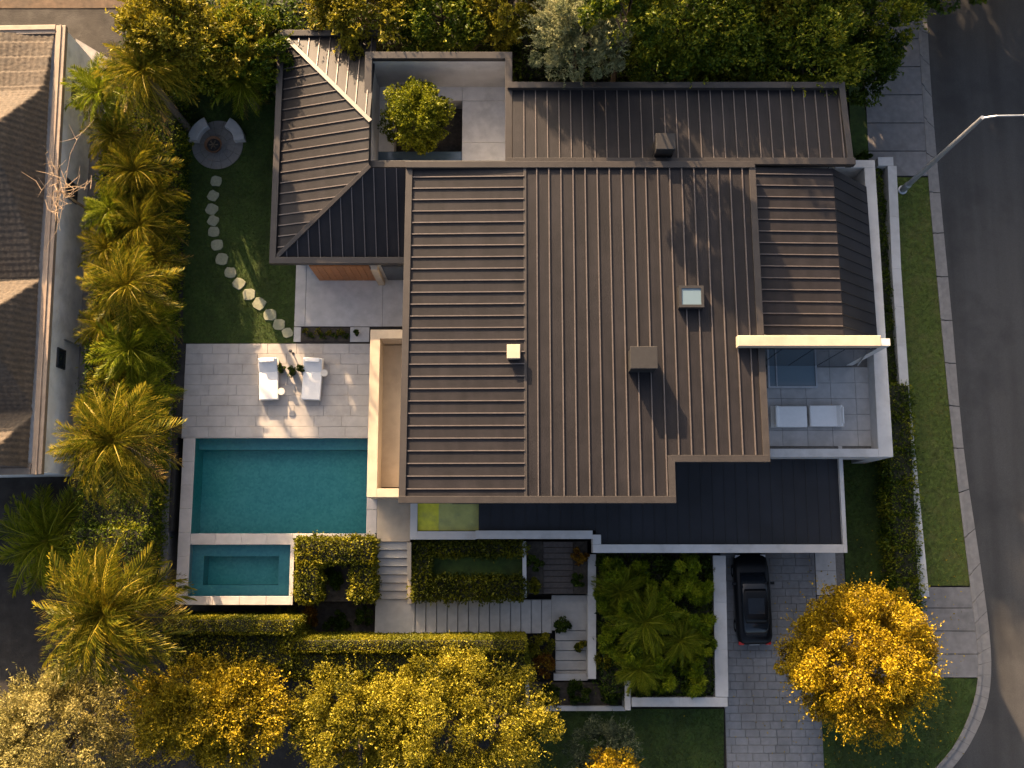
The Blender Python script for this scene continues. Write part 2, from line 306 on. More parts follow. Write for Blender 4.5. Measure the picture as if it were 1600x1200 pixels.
def leaves(cen, out, L, W, rng, up=0.3, tint=None, spread=0.9):
    """leaf = rhombus folded along its length; cen (N,3), out (N,3) preferred direction of growth"""
    n = len(cen)
    d = out+rng.normal(0, spread, (n, 3)); d[:, 2] += up; d /= np.linalg.norm(d, axis=1)[:, None]+1e-9
    r = rng.normal(0, 1, (n, 3)); s = np.cross(d, r); s /= np.linalg.norm(s, axis=1)[:, None]+1e-9
    nn = np.cross(s, d)
    l = L*rng.uniform(.6, 1.3, n)[:, None]; wd = W*rng.uniform(.6, 1.3, n)[:, None]
    a = cen-d*l/2; b = cen+s*wd/2+nn*wd*.15; c = cen+d*l/2-nn*l*.1; e = cen-s*wd/2+nn*wd*.15
    v = np.stack([a, b, c, e], 1).reshape(-1, 3)
    i = np.arange(n)*4; f = np.concatenate([np.stack([i, i+1, i+2], 1), np.stack([i, i+2, i+3], 1)])
    t = tint if tint is not None else rng.uniform(0, 1, n)
    return v, f, np.repeat(t, 4)
def crown_pts(cx, cy, cz, rx, ry, rz, n, rng, clumps=60, cr=0.24, lump=0.12, low=-0.35, tb=None):
    u = rng.uniform(low, 1, clumps); ph = rng.uniform(0, 2*np.pi, clumps); q = np.sqrt(1-u*u)
    sc = np.minimum(rng.uniform(.55, 1.0, clumps)*(1+rng.normal(0, lump, clumps)), 1.04)
    cc = np.stack([q*np.cos(ph)*rx*sc, q*np.sin(ph)*ry*sc, u*rz*sc], 1)
    k = rng.integers(0, clumps, n); g = rng.normal(0, 1, (n, 3)); g /= np.linalg.norm(g, axis=1)[:, None]
    rr = rng.uniform(.35, 1.0, n)**.5
    sz = (rx+ry)/2*cr*rng.uniform(.6, 1.35, clumps)
    p = cc[k]+g*(sz[k]*rr)[:, None]*np.array([1, 1, .8])
    out = p/np.array([rx, ry, rz]); out /= np.linalg.norm(out, axis=1)[:, None]+1e-9
    ct_ = np.clip(rng.normal(.5, .18, clumps), 0, 1)
    t = np.clip(ct_[k]+rng.normal(0, .2, n), 0, 1)
    return p+np.array([cx, cy, cz]), out*.6+g*.4, t
def tree(name, px, py, ztop, rpx, zb, mtl, label, cat='tree', n=12000, L=.2, W=.09, seed=0, rzf=.8, clumps=70, cr=.22, ryf=1.0, shoots=0,
         group=None, lump=.12, off=(0, 0), low=-.35, xy=None, r=None, up=.3, spread=.9):
    rng = np.random.default_rng(seed+11); n = int(n*1.5); clumps = int(clumps*1.35)
    if xy is None:
        zc0 = ztop-rpx/30*rzf*.8; cx, cy = P(px, py, zc0)
        r = rpx*(P(px+100, py, zc0)[0]-P(px, py, zc0)[0])/100
    else: cx, cy = xy
    rz = r*rzf; cz = ztop-rz
    root = empty(name, (cx+off[0], cy+off[1], zb), label, cat, group)
    p, o, t = crown_pts(cx, cy, cz, r*.93, r*ryf*.93, rz, n, rng, clumps, cr, lump, low)
    if shoots:
        ph = rng.uniform(0, 2*np.pi, shoots); u = rng.uniform(-.1, .95, shoots); q = np.sqrt(1-u*u)
        dr = np.stack([q*np.cos(ph), q*np.sin(ph), u], 1); base = dr*np.array([r*.86, r*ryf*.86, rz*.86])
        dr2 = dr+rng.normal(0, .35, dr.shape)+np.array([0, 0, .35]); dr2 /= np.linalg.norm(dr2, axis=1)[:, None]
        tt = np.linspace(0, 1, 9); ln = rng.uniform(.15, .34, shoots)*r
        sp = (base[:, None, :]+dr2[:, None, :]*(ln[:, None]*tt)[:, :, None]+rng.normal(0, .03, (shoots, 9, 3))).reshape(-1, 3)+np.array([cx, cy, cz])
        p = np.concatenate([p, sp]); o = np.concatenate([o, np.repeat(dr2, 9, 0)]); t = np.concatenate([t, rng.uniform(.4, 1, len(sp))])
    v, f, tn = leaves(p, o, L, W, rng, up, t, spread)
    mesh_np('crown', v, f, tn, mtl, root)
    tb = MB(); zt = cz+rz*.2; bx, by = cx+off[0], cy+off[1]
    tr = max(.06, r*.055)
    tb.tube([(bx, by, zb-.1), (bx+(cx-bx)*.3, by+(cy-by)*.3+.05, zb+(zt-zb)*.35), (cx, cy, zt)], [tr*1.5, tr, tr*.45], 8)
    rnd = random.Random(seed)
    for i in range(9):
        a = i*2.4+rnd.random(); el = rnd.uniform(.1, .9); s0 = rnd.uniform(.35, .85)
        b0 = Vector((cx, cy, zb+(zt-zb)*s0)); e = Vector((cx+math.cos(a)*r*.75*math.cos(el), cy+math.sin(a)*r*.75*ryf*math.cos(el), cz+rz*.7*math.sin(el)))
        tb.tube([b0, (b0+e)/2+Vector((0, 0, .15*r)), e], [tr*.5, tr*.33, tr*.12], 5)
    tb.build('trunk', M['bark'], root, smooth=True)
    return root
def hedge_np(x0, y0, z0, x1, y1, z1, rng, dens, L, W, rough=.06):
    """leaves over top and the four sides of a clipped box"""
    lx, ly, lz = x1-x0, y1-y0, z1-z0
    P_, O_ = [], []
    for (area, fn, nrm) in ((lx*ly, lambda a, b: (x0+a*lx, y0+b*ly, z1+0*a), (0, 0, 1)), (lx*lz, lambda a, b: (x0+a*lx, y0+0*a, z0+b*lz), (0, -1, 0)),
                            (lx*lz, lambda a, b: (x0+a*lx, y1+0*a, z0+b*lz), (0, 1, 0)), (ly*lz, lambda a, b: (x0+0*a, y0+a*ly, z0+b*lz), (-1, 0, 0)),
                            (ly*lz, lambda a, b: (x1+0*a, y0+a*ly, z0+b*lz), (1, 0, 0))):
        n = int(area*dens); a = rng.uniform(0, 1, n); b = rng.uniform(0, 1, n); p = np.stack(fn(a, b), 1)
        bump = rough*(np.sin(p[:, 0]*3.1+p[:, 2]*2)+np.sin(p[:, 1]*2.7+1)+np.sin((p[:, 0]+p[:, 1])*7))*.4
        p = p+np.array(nrm)*(rng.normal(0, rough, n)+bump)[:, None]
        P_.append(p); O_.append(np.tile(np.array(nrm, float), (n, 1)))
    return np.concatenate(P_), np.concatenate(O_)
def hedge(name, boxes, mtl, label, cat='hedge', dens=260, L=.13, W=.075, seed=1, rough=.06, group=None, core=True, tlo=0, thi=1, spread=.8):
    rng = np.random.default_rng(seed); ps, os_ = [], []
    for b in boxes:
        p, o = hedge_np(*b, rng, dens, L, W, rough); ps.append(p); os_.append(o)
    p = np.concatenate(ps); o = np.concatenate(os_)
    t = np.clip(.5+.25*np.sin(p[:, 0]*1.7+seed)*np.sin(p[:, 1]*2.3)+rng.normal(0, .22, len(p)), 0, 1)*(thi-tlo)+tlo
    v, f, tn = leaves(p, o, L, W, rng, .3, t, spread)
    b0 = boxes[0]; root = empty(name, ((b0[0]+b0[3])/2, (b0[1]+b0[4])/2, b0[2]), label, cat, group)
    mesh_np('foliage', v, f, tn, mtl, root)
    if core:
        c = MB(); k = .09
        for b in boxes: c.box(b[0]+k, b[1]+k, b[2], b[3]-k, b[4]-k, b[5]-k)
        c.build('stems', M['core'], root)
    return root
def shrub(name, x, y, z, r, h, mtl, label, cat='shrub', n=1500, seed=0, group=None, L=.14, W=.07):
    rng = np.random.default_rng(seed+500)
    root = empty(name, (x, y, z), label, cat, group)
    p, o, t = crown_pts(x, y, z+h*.45, r*.9, r*.9, h*.55, n, rng, 14, .35, .15, -.6)
    v, f, tn = leaves(p, o, L, W, rng, .4, t); mesh_np('foliage', v, f, tn, mtl, root)
    tb = MB()
    for i in range(5):
        a = i*1.26; tb.tube([(x, y, z-.03), (x+math.cos(a)*r*.5, y+math.sin(a)*r*.5, z+h*.6)], [.02, .008], 4)
    tb.build('stem', M['bark'], root)
    return root
def grass_on(name, poly, z, mtl, label_parent, dens=330, hgt=.055, seed=3, holes=()):
    rng = np.random.default_rng(seed); a = np.array(poly); mn, mx = a.min(0), a.max(0)
    n = int((mx[0]-mn[0])*(mx[1]-mn[1])*dens); p = rng.uniform(mn, mx, (n, 2))
    ins = np.zeros(n, bool); j = len(a)-1
    for i in range(len(a)):
        c = ((a[i, 1] > p[:, 1]) != (a[j, 1] > p[:, 1])) & (p[:, 0] < (a[j, 0]-a[i, 0])*(p[:, 1]-a[i, 1])/(a[j, 1]-a[i, 1]+1e-12)+a[i, 0]); ins ^= c; j = i
    for (hx, hy, hr) in holes: ins &= (p[:, 0]-hx)**2+(p[:, 1]-hy)**2 > hr*hr
    p = p[ins]; n = len(p); an = rng.uniform(0, 2*np.pi, n); h = hgt*rng.uniform(.5, 1.4, n); wd = .018
    ln = rng.normal(0, .035, (n, 2)); cxy = np.stack([np.cos(an), np.sin(an)], 1)*wd
    v = np.zeros((n, 3, 3)); v[:, 0, :2] = p-cxy; v[:, 1, :2] = p+cxy; v[:, 2, :2] = p+ln; v[:, :2, 2] = z-.01; v[:, 2, 2] = z+h
    cl = .5+.3*np.sin(p[:, 0]*.9+seed)*np.sin(p[:, 1]*.7+2)+rng.normal(0, .2, n)
    f = np.arange(n*3).reshape(-1, 3)
    o = mesh_np(name, v.reshape(-1, 3), f, np.repeat(np.clip(cl, 0, 1), 3), mtl); tag(o, label_parent, 'grass', kind='stuff'); return o

# palm frond meshes (arching midrib with many drooping leaflets), shared by all palms
def frond_mesh(length, seed, mtl, nl=40, lw=.040, ll=.60, droop=.55):
    rng = np.random.default_rng(seed); V = []; F = []; T = []
    def rach(t): return np.array([length*(t-.10*t*t*t), 0, length*(.22*t-droop*t*t)])
    segs = 8; base = len(V)
    for i in range(segs+1):
        t = i/segs; c = rach(t); wv = .03*(1-t)+.006
        V += [c+[0, -wv, 0], c+[0, wv, 0], c+[0, 0, -wv]]; T += [.9]*3
    for i in range(segs):
        a = base+i*3
        for q in range(3): 
            b = (q+1) % 3; F += [(a+q, a+b, a+3+b), (a+q, a+3+b, a+3+q)]
    for i in range(nl):
        t = .12+.88*i/(nl-1); c = rach(t); s = ll*math.sin(math.pi*min(1, (.12+.80*t)))**.7*length/2.4
        for sg in (-1, 1):
            l = s*rng.uniform(.8, 1.15); sw = .55+.5*t+rng.normal(0, .08)
            d = np.array([math.sin(sw)*.8, sg*math.cos(sw), .05+rng.normal(0, .10)]); d /= np.linalg.norm(d)
            m_ = c+d*l*.55+np.array([0, 0, -.02]); e = c+d*l+np.array([0, 0, -.30*l-abs(rng.normal(0, .06))])
            wv = np.array([lw*.5, 0, 0.012]); k = len(V)
            V += [c, m_-wv, m_+wv, e]; tt = min(1, max(0, rng.normal(.5, .2))); T += [tt, tt, tt, min(1, tt+.35)]
            F += [(k, k+1, k+2), (k+1, k+3, k+2)]
    me = bpy.data.meshes.new('frond'); me.from_pydata([tuple(map(float, p)) for p in V], [], F); me.materials.append(mtl)
    at = me.attributes.new('tint', 'FLOAT', 'POINT'); at.data.foreach_set('value', np.array(T, dtype=np.float32)); me.update(); return me
FR = [frond_mesh(2.4, i, M['frond']) for i in range(4)]; FRD = [frond_mesh(2.4, 20+i, M['frond_dark'], lw=.06) for i in range(3)]
DRY = leafmat('dry_palm_frond', [(0.10, 0.065, 0.03), (0.22, 0.15, 0.07), (0.34, 0.25, 0.13)], 0.15)
FRY = [frond_mesh(2.4, 40, DRY, nl=26, lw=.035, droop=.8)]
def palm(name, px, py, ztop, rpx, zb, label, fr=FR, nf=34, seed=0, lean=(0, 0), group=None, cat='palm', bow=0, trunk_r=.16, xy=None, r=None):
    rnd = random.Random(seed)
    if xy is None:
        cx, cy = P(px, py, ztop-.5); r = rpx*(P(px+100, py, ztop-.5)[0]-P(px, py, ztop-.5)[0])/100
    else: cx, cy = xy
    root = empty(name, (cx+lean[0], cy+lean[1], zb), label, cat, group); zt = ztop-.55*r*.4
    tb = MB(); n = 9; pts = []; rr = []
    for i in range(n):
        t = i/(n-1); pts.append((cx+lean[0]*(1-t)**1.3, cy+lean[1]*(1-t)**1.3, zb+(zt-zb)*t)); rr.append(trunk_r*(1.25-.35*t)*(1+.06*(i % 2)))
    tb.tube(pts, rr, 9); tb.build('trunk', M['bark'], root, smooth=True)
    sc = r/2.25
    nf = int(nf*1.25)
    for i in range(nf):
        t = i/nf; o = bpy.data.objects.new('frond', FRY[0] if (name == 'palm_tree' and i > nf-9 and rnd.random() < .6) else fr[i % len(fr)]); C.objects.link(o); o.parent = root
        o.location = Vector((cx, cy, zt))-WL[root.name]
        pitch = -(.95-1.75*t)+rnd.uniform(-.12, .12)        # young ones upright, old ones hanging
        o.rotation_euler = (rnd.uniform(-.7, .7), pitch if False else -R_(62)*(1-t)**1.2+R_(22)*t+rnd.uniform(-.1, .1), i*2.39996+rnd.uniform(-.35, .35))
        s_ = sc*(.72+.36*min(1, t*1.8))*rnd.uniform(.88, 1.08); o.scale = (s_, s_, s_)
    return root

# ================================================================== GROUND LEVELS
ZL = -2.7      # street, drive and front garden
ZG = -0.05     # plot around the pool and lawn
struct('ground', MB().box(-500, -500, ZL-.6, 500, 500, ZL-.16), M['earth'])
xr = P(1296, 500, 0)[0]
y683 = P(500, 683, 0)[1]; y835 = P(500, 838, 0)[1]
struct('upper_terrain', MB().box(-120, y683, ZL-.3, xr-.15, 160, ZG), M['earth'])
struct('garden_terrain', MB().box(-120, P(0, 830, 0)[1], ZL-.3, P(275, 700, 0)[0], y683-.004, ZG-.002), M['earth'])
struct('house_terrain', MB().box(P(588, 700, 0)[0], y835, ZL-.3, xr-.2, y683-.004, ZG-.004), M['earth'])

# street, kerb, verge
inner = [(1424, -160), (1432, 0), (1440, 130), (1452, 300), (1470, 500), (1490, 700), (1514, 900), (1526, 1000), (1528, 1055), (1520, 1100), (1497, 1155), (1462, 1200), (1400, 1262), (1300, 1330)]
outer = [(1438, -160), (1448, 0), (1457, 150), (1470, 300), (1489, 500), (1507, 700), (1533, 880), (1547, 985), (1550, 1055), (1541, 1110), (1516, 1165), (1486, 1205), (1420, 1280), (1310, 1355)]
def smooth_line(pts, z, n=6):
    q = [Vector((*P(a, b, z), z)) for a, b in pts]; res = []
    for i in range(len(q)-1):
        p0, p1, p2, p3 = q[max(0, i-1)], q[i], q[i+1], q[min(len(q)-1, i+2)]
        for k in range(n):
            t = k/n; res.append(.5*((2*p1)+(p2-p0)*t+(2*p0-5*p1+4*p2-p3)*t*t+(3*p1-p0-3*p2+p3)*t**3))
    res.append(q[-1]); return res
IL = smooth_line(inner, ZL); OL = smooth_line(outer, ZL)
ZR = ZL-.12
road = [(p.x-.3, p.y) for p in OL]
struct('road', MB().prism([(100, OL[0].y+60), (OL[0].x-2, OL[0].y+60)]+road+[(OL[-1].x-60, OL[-1].y-20), (OL[-1].x-60, -90), (100, -90)], ZR-.1, ZR), M['asphalt'])
kr = empty('kerb', (IL[0].x, IL[0].y, ZR), kind='structure')
# kerb: stone lengths with a gutter apron beside them
i = 0; step = 2
while i < len(IL)-1:
    j = min(i+step, len(IL)-1); g = .012
    def cut(L, a, b, t): return [L[a].lerp(L[b], t), L[b].lerp(L[a], t)]
    mid = []
    for ii in (i, j): mid.append(IL[ii].lerp(OL[ii], .30))
    a0, a1 = IL[i].lerp(IL[j], g), IL[j].lerp(IL[i], g); m0, m1 = mid[0].lerp(mid[1], g), mid[1].lerp(mid[0], g); o0, o1 = OL[i].lerp(OL[j], g), OL[j].lerp(OL[i], g)
    MB().prism([(a0.x, a0.y), (a1.x, a1.y), (m1.x, m1.y), (m0.x, m0.y)], ZR-.1, ZL+.015).build('kerb_stone', M['kerb'], kr, bevel=.015)
    MB().prism([(m0.x+.01, m0.y), (m1.x+.01, m1.y), (o1.x, o1.y), (o0.x, o0.y)], ZR-.1, ZR+.02).build('gutter_slab', M['kerb'], kr)
    i = j
# pavement beside the road, north end
def strip_poly(px_left, py0, py1, z=ZL, L=IL):
    ys = [P(1400, py0, z)[1], P(1400, py1, z)[1]]
    seg = [p for p in L if ys[1] <= p.y <= ys[0]]
    def xat(y):
        for k in range(len(L)-1):
            if (L[k].y-y)*(L[k+1].y-y) <= 0 and L[k].y != L[k+1].y:
                t = (y-L[k].y)/(L[k+1].y-L[k].y); return L[k].x+(L[k+1].x-L[k].x)*t
        return L[0].x
    right = [(xat(ys[0])-.004, ys[0])]+[(p.x-.004, p.y) for p in seg]+[(xat(ys[1])-.004, ys[1])]
    left = [P(a, b, z) for a, b in px_left]
    return right+left[::-1]
pv = empty('pavement', (*P(1410, 200, ZL), ZL), kind='structure')
pyy = -160
while pyy < 275:
    nx = min(275, pyy+44)
    MB().prism(strip_poly([(1345+(pyy+5)*.05, pyy+.7), (1345+(nx+5)*.05, nx-.7)], pyy+.7, nx-.7), ZL-.16, ZL).build('pavement_slab', M['walk'], pv)
    pyy = nx
vg = strip_poly([(1400, 277), (1420, 600), (1449, 915)], 277, 915)
struct('verge', MB().prism(vg, ZL-.16, ZL-.02), M['lawnyel']); grass_on('verge_grass', vg, ZL-.02, M['grassyel'], 'yellowing grass strip between the white boundary wall and the street kerb', 300, .06, 5)
fp = empty('footpath', (*P(1480, 990, ZL), ZL), kind='structure')
for a, b in ((917, 950), (950, 986), (986, 1022), (1022, 1059)):
    MB().prism(strip_poly([(1383, a+.6), (1383, b-.6)], a+.6, b-.6), ZL-.16, ZL-.001).build('path_slab', M['walk'], fp)
cl = strip_poly([(1281, 1060), (1281, 1200), (1281, 1240)], 1060, 1240)
struct('corner_lawn', MB().prism(cl, ZL-.16, ZL-.02), M['lawn']); grass_on('corner_grass', cl, ZL-.02, M['grass'], 'green lawn in the bend of the kerb below the golden tree', 320, .06, 6)
# front lawn at the foot of the photograph
fl = PP([(822, 1108), (1131, 1108), (1131, 1240), (822, 1240)], ZL)
struct('front_lawn', MB().prism(fl, ZL-.16, ZL-.02), M['lawn']); grass_on('front_grass', fl, ZL-.02, M['grass'], 'dark shaded lawn left of the driveway below the planter', 320, .06, 7)
# drive
dr = RC(1131, 866, 1281, 1240, ZL); drv = empty('driveway', ((dr[0]+dr[2])/2, (dr[1]+dr[3])/2, ZL), kind='structure')
MB().box(dr[0], dr[1], ZL-.2, dr[2], dr[3]+.6, ZL-.035).build('joint_bed', M['joint'], drv)
tiles(drv, 'paver', (dr[0], dr[1], dr[2], dr[3]+.6), ZL, .75, .40, M['paver'], .016, .45, .05, jitter=.35)
ap = RC(1267, 866, 1320, 930, ZL); apr = empty('side_apron', (*P(1290, 900, ZL), ZL), kind='structure')
MB().box(dr[2]+.02, ap[1], ZL-.2, ap[2], ap[3]+.4, ZL-.03).build('joint_bed', M['joint'], apr)
tiles(apr, 'slab', (dr[2]+.03, ap[1], ap[2]-.45, ap[3]+.4), ZL+.004, 1.2, 1.3, M['conc'], .015, 0, .05)
ap2 = RC(1281, 931, 1383, 1059, ZL)
tiles(apr, 'slab', (dr[2]+.03, ap2[1], ap2[2], ap2[3]), ZL, 1.2, 1.25, M['walk'], .015, 0, .05)
# side lawn between garage and hedge
sl = PP([(1318, 700), (1402, 700), (1440, 928), (1322, 928)], ZL)
struct('side_lawn', MB().prism(sl, ZL-.16, ZL-.02), M['lawn']); grass_on('side_grass', sl, ZL-.02, M['grass'], 'narrow dark lawn between the flat garage roof and the hedge', 320, .06, 8)

# ================================================================== LAWN, FIRE PIT, STEPPING STONES
stones = [(338, 283, 8.5), (333, 306, 8.5), (331, 327, 9), (333, 345, 8.5), (334, 362, 8.5), (339, 383, 9), (347, 405, 9.5), (360, 426, 9), (373, 443, 9), (389, 460, 9.5), (405, 475, 9.5), (422, 492, 9.5), (436, 507, 9), (449, 520, 8)]
lw = PP([(287, 100), (470, 100), (462, 412), (461, 536), (286, 536)])
struct('lawn', MB().prism(lw, ZG-.3, -.02), M['lawn'])
hol = [(*P(a, b), r/30+.02) for a, b, r in stones]+[(*P(340, 225), 1.45)]
grass_on('lawn_grass', lw, -.02, M['grass'], 'deep green lawn around the fire pit and stepping stones', 380, .05, 4, hol)
ssp = empty('stepping_stone_path', (*P(370, 430), -.02), 'curved path of pale rounded stepping stones crossing the lawn from fire pit to terrace', 'garden path')
for a, b, r in stones:
    x, y = P(a, b); n = 11; rr = random.Random(a); a0 = rr.random()*6; q = []
    for k in range(n):
        t = a0+2*math.pi*k/n; s = r/26.5*(1+.10*math.cos(4*(t-a0))+rr.uniform(-.07, .07)); q.append((x+math.cos(t)*s, y+math.sin(t)*s*.95))
    MB().prism(q, -.06, .035).build('stepping_stone', M['steppingst'], ssp, bevel=.02)
fx, fy = P(340, 226)
fpt = empty('fire_pit_seat', (fx, fy, 0), 'round paved fire circle with two curved stone benches on the upper lawn', 'fire pit')
b = MB().lathe(fx, fy-.02, [(0, .02), (.52, .02)], 28); b.build('centre_paving', M['pave'], fpt)
for k in range(14):
    a0 = 2*math.pi*k/14; a1 = a0+2*math.pi/14-.012
    for r0, r1 in ((.53, .95), (.965, 1.38)):
        MB().lathe(fx, fy-.02, [(r0, -.04), (r0, .03), (r1, .03), (r1, -.04)], 3, 0, a0, a1).build('paving_stone', M['pave'], fpt)
for a0, a1 in ((R_(5), R_(62)), (R_(116), R_(175))):
    m = 14; bb = MB(); prof = [(.98, 0), (.98, .40), (1.02, .43), (1.52, .43), (1.56, .40), (1.56, 0)]
    bb.lathe(fx, fy, prof, m, 0, a0, a1); k = len(prof)
    bb.f.append(tuple(i*(m+1) for i in range(k))); bb.f.append(tuple(i*(m+1)+m for i in range(k))[::-1]); bb.mi += [0, 0]
    bb.build('curved_bench', M['conc'], fpt)
bx_, by_ = P(337, 231)
fb = empty('fire_bowl', (bx_, by_, .03), 'rusty brown round steel fire bowl in the middle of the paved circle', 'fire bowl')
MB().lathe(bx_, by_, [(.30, .04), (.40, .30), (.44, .50), (.47, .52), (.44, .53), (.38, .36), (.0, .34)], 28).build('bowl', M['rust'], fb, smooth=True)
MB().lathe(bx_, by_, [(.0, .40), (.2, .40), (.36, .37)], 20).build('ash_bed', M['ash'], fb)
for k in range(3):
    a = k*1.1; MB().tube([(bx_-.25*math.cos(a), by_-.25*math.sin(a), .43), (bx_+.25*math.cos(a), by_+.25*math.sin(a), .46)], .04, 6).build('log', M['bark'], fb)
# side path along hedge
spth = empty('side_path', (*P(275, 500), 0), kind='structure')
pyy = 150
while pyy < 940:
    nx = min(940, pyy+52); xa = lambda v: 288-(v-150)*.036
    MB().prism(PP([(xa(pyy)-13, pyy+.4), (xa(pyy)-1, pyy+.4), (xa(nx)-1, nx-.4), (xa(nx)-13, nx-.4)], -.01), -.3 if pyy < 700 else -2.9, -.02).build('path_slab', M['walk'], spth); pyy = nx

# ================================================================== TERRACE AND POOL
D = RC(287, 537, 577, 683); tr_ = empty('pool_terrace', ((D[0]+D[2])/2, (D[1]+D[3])/2, 0), kind='structure')
MB().box(D[0], D[1], -.2, D[2], D[3], -.03).build('joint_bed', M['joint'], tr_)
tiles(tr_, 'stone_slab', D, .0, 1.5, .54, M['slab'], .008, .37, .04, jitter=.15)
D2 = RC(461, 412, 650, 510); pt = empty('patio', ((D2[0]+D2[2])/2, (D2[1]+D2[3])/2, 0), kind='structure')
MB().box(D2[0], D2[1], -.2, D2[2], D2[3]+.2, -.03).build('joint_bed', M['joint'], pt)
for rc in (RC(461, 412, 478, 510), RC(478, 412, 598, 510), RC(598, 412, 650, 510)):
    tile_obj('patio_slab', rc[0]+.008, rc[1], rc[2]-.008, rc[3], .0, .04, M['conc'], pt)
D3 = RC(459, 511, 470, 534); tile_obj('patio_slab', *D3, .0, .04, M['conc'], pt)
D4 = RC(547, 511, 577, 534); tile_obj('patio_slab', *D4, .0, .04, M['conc'], pt)
bd = RC(470, 512, 546, 533); struct('planting_strip', MB().box(*bd[:2], -.2, *bd[2:], -.03), M['soil'])
for k, (a, b_) in enumerate([(478, 519), (487, 524), (497, 518), (505, 525), (515, 520), (524, 525), (533, 519), (540, 525)]):
    shrub('ground_plant', *P(a, b_), -.03, .2, .22, M['leaf_dark'] if k % 2 else M['leaf_hedge'], 'low leafy plant in the narrow bed between patio and terrace', 'plant', 160, k, 'low plants in the narrow bed between patio and terrace', .10, .05)

PW = RC(301, 684, 574, 834); SW = RC(293, 851, 453, 932, 0)
x_w = P(277, 800)[0]; xo = P(283, 800)[0]
pool = empty('swimming_pool', ((PW[0]+PW[2])/2, (PW[1]+PW[3])/2, -1.6), 'rectangular turquoise swimming pool with pale stone coping below the terrace', 'swimming pool')
zw = -.13
MB().box(PW[0], PW[1], -1.7, PW[2], PW[3], -1.55).build('floor', M['pooltile'], pool)
wl = MB(); t = .3
for (a, b_, c, d) in ((PW[0]-t, PW[1]-t, PW[0], PW[3]+.1), (PW[2], PW[1]-t, PW[2]+t, PW[3]+.1), (PW[0], PW[1]-t, PW[2], PW[1]), (PW[0], PW[3], PW[2], PW[3]+.1)): wl.box(a, b_, -2.9, c, d, -.06)
wl.build('shell', M['pooltile'], pool)
MB().box(PW[0]+.001, PW[3]-.55, -1.54, PW[2]-.001, PW[3]-.001, -.75).build('bench_step', M['spatile'], pool)
MB().add([(PW[0], PW[1], zw), (PW[2], PW[1], zw), (PW[2], PW[3], zw), (PW[0], PW[3], zw)], [(0, 1, 2, 3)]).build('water', M['water'], pool)
def coping(par, x0, y0, x1, y1, z, horiz, ln=1.25, th=.09, m=None, zb=None):
    L = (x1-x0) if horiz else (y1-y0); n = max(1, round(L/ln)); s = L/n
    for k in range(n):
        r = (x0+k*s+.004, y0, x0+(k+1)*s-.004, y1) if horiz else (x0, y0+k*s+.004, x1, y0+(k+1)*s-.004)
        tile_obj('coping_stone', *r, z, th, m or M['coping'], par)
yS = P(500, 684)[1]
coping(pool, D[0], PW[3]-.02, PW[2]+.3, D[1]-.006, .0, True)
coping(pool, x_w+.12, SW[1]-.4, PW[0]+.015, PW[3]-.03, .006, False)
coping(pool, PW[0]+.02, SW[3], P(457, 850)[0], PW[1]+.01, .01, True)
coping(pool, P(457, 850)[0]+.005, P(500, 841)[1], P(588, 800)[0], PW[1]+.01, .01, True)
coping(pool, PW[2]-.01, PW[1]+.02, P(589, 800)[0], PW[3]-.03, .006, False)
spa = empty('plunge_pool', ((SW[0]+SW[2])/2, (SW[1]+SW[3])/2, -1.6), 'smaller turquoise plunge pool with a sunken inner rectangle beside the square hedge', 'plunge pool')
IN = RC(318, 869, 435, 914, -.7)
fm = MB()
for r in ((SW[0], SW[1], SW[2], IN[1]), (SW[0], IN[3], SW[2], SW[3]), (SW[0], IN[1], IN[0], IN[3]), (IN[2], IN[1], SW[2], IN[3])): fm.box(r[0], r[1], -1.9, r[2], r[3], -.7)
fm.build('ledge', M['spatile'], spa); MB().box(IN[0], IN[1], -1.95, IN[2], IN[3], -1.55).build('floor', M['pooltile'], spa)
wl = MB()
for (a, b_, c, d) in ((SW[0]-t, SW[1]-t, SW[0], SW[3]+t), (SW[2], SW[1]-t, SW[2]+.12, SW[3]+t), (SW[0], SW[1]-t, SW[2], SW[1]), (SW[0], SW[3], SW[2], SW[3]+.2)): wl.box(a, b_, -2.9, c, d, -.07)
wl.build('shell', M['render'], spa)
MB().add([(SW[0], SW[1], zw), (SW[2], SW[1], zw), (SW[2], SW[3], zw), (SW[0], SW[3], zw)], [(0, 1, 2, 3)]).build('water', M['water'], spa)
coping(spa, x_w+.13+.9*0+(SW[0]-x_w-.12), SW[1]-.42, SW[2]+.2, SW[1]+.01, .012, True)
coping(spa, SW[2]-.01, SW[1]+.02, SW[2]+.2, P(500, 842)[1], .012, False)

# ================================================================== HOUSE
H = empty('modern_house', (*P(850, 520), ZL), 'large modern villa with dark standing seam metal roofs and white parapets', 'house')
def wallblock(rect, z0, z1, m=None, name='wall'):
    return MB().box(rect[0], rect[1], z0, rect[2], rect[3], z1).build(name, m or M['render'], H)
def clip(poly, ax, lo, hi):
    for val, sg in ((lo, 1), (hi, -1)):
        res = []
        for i in range(len(poly)):
            a, b = poly[i], poly[(i+1) % len(poly)]; da, db = (a[ax]-val)*sg, (b[ax]-val)*sg
            if da >= 0: res.append(a)
            if (da >= 0) != (db >= 0):
                t = da/(da-db); res.append((a[0]+(b[0]-a[0])*t, a[1]+(b[1]-a[1])*t))
        poly = res
        if len(poly) < 3: return []
    return poly
def plane(p0, p1, p2):
    n = (Vector(p1)-Vector(p0)).cross(Vector(p2)-Vector(p0)); d = n.dot(Vector(p0)); return lambda x, y: (d-n.x*x-n.y*y)/n.z
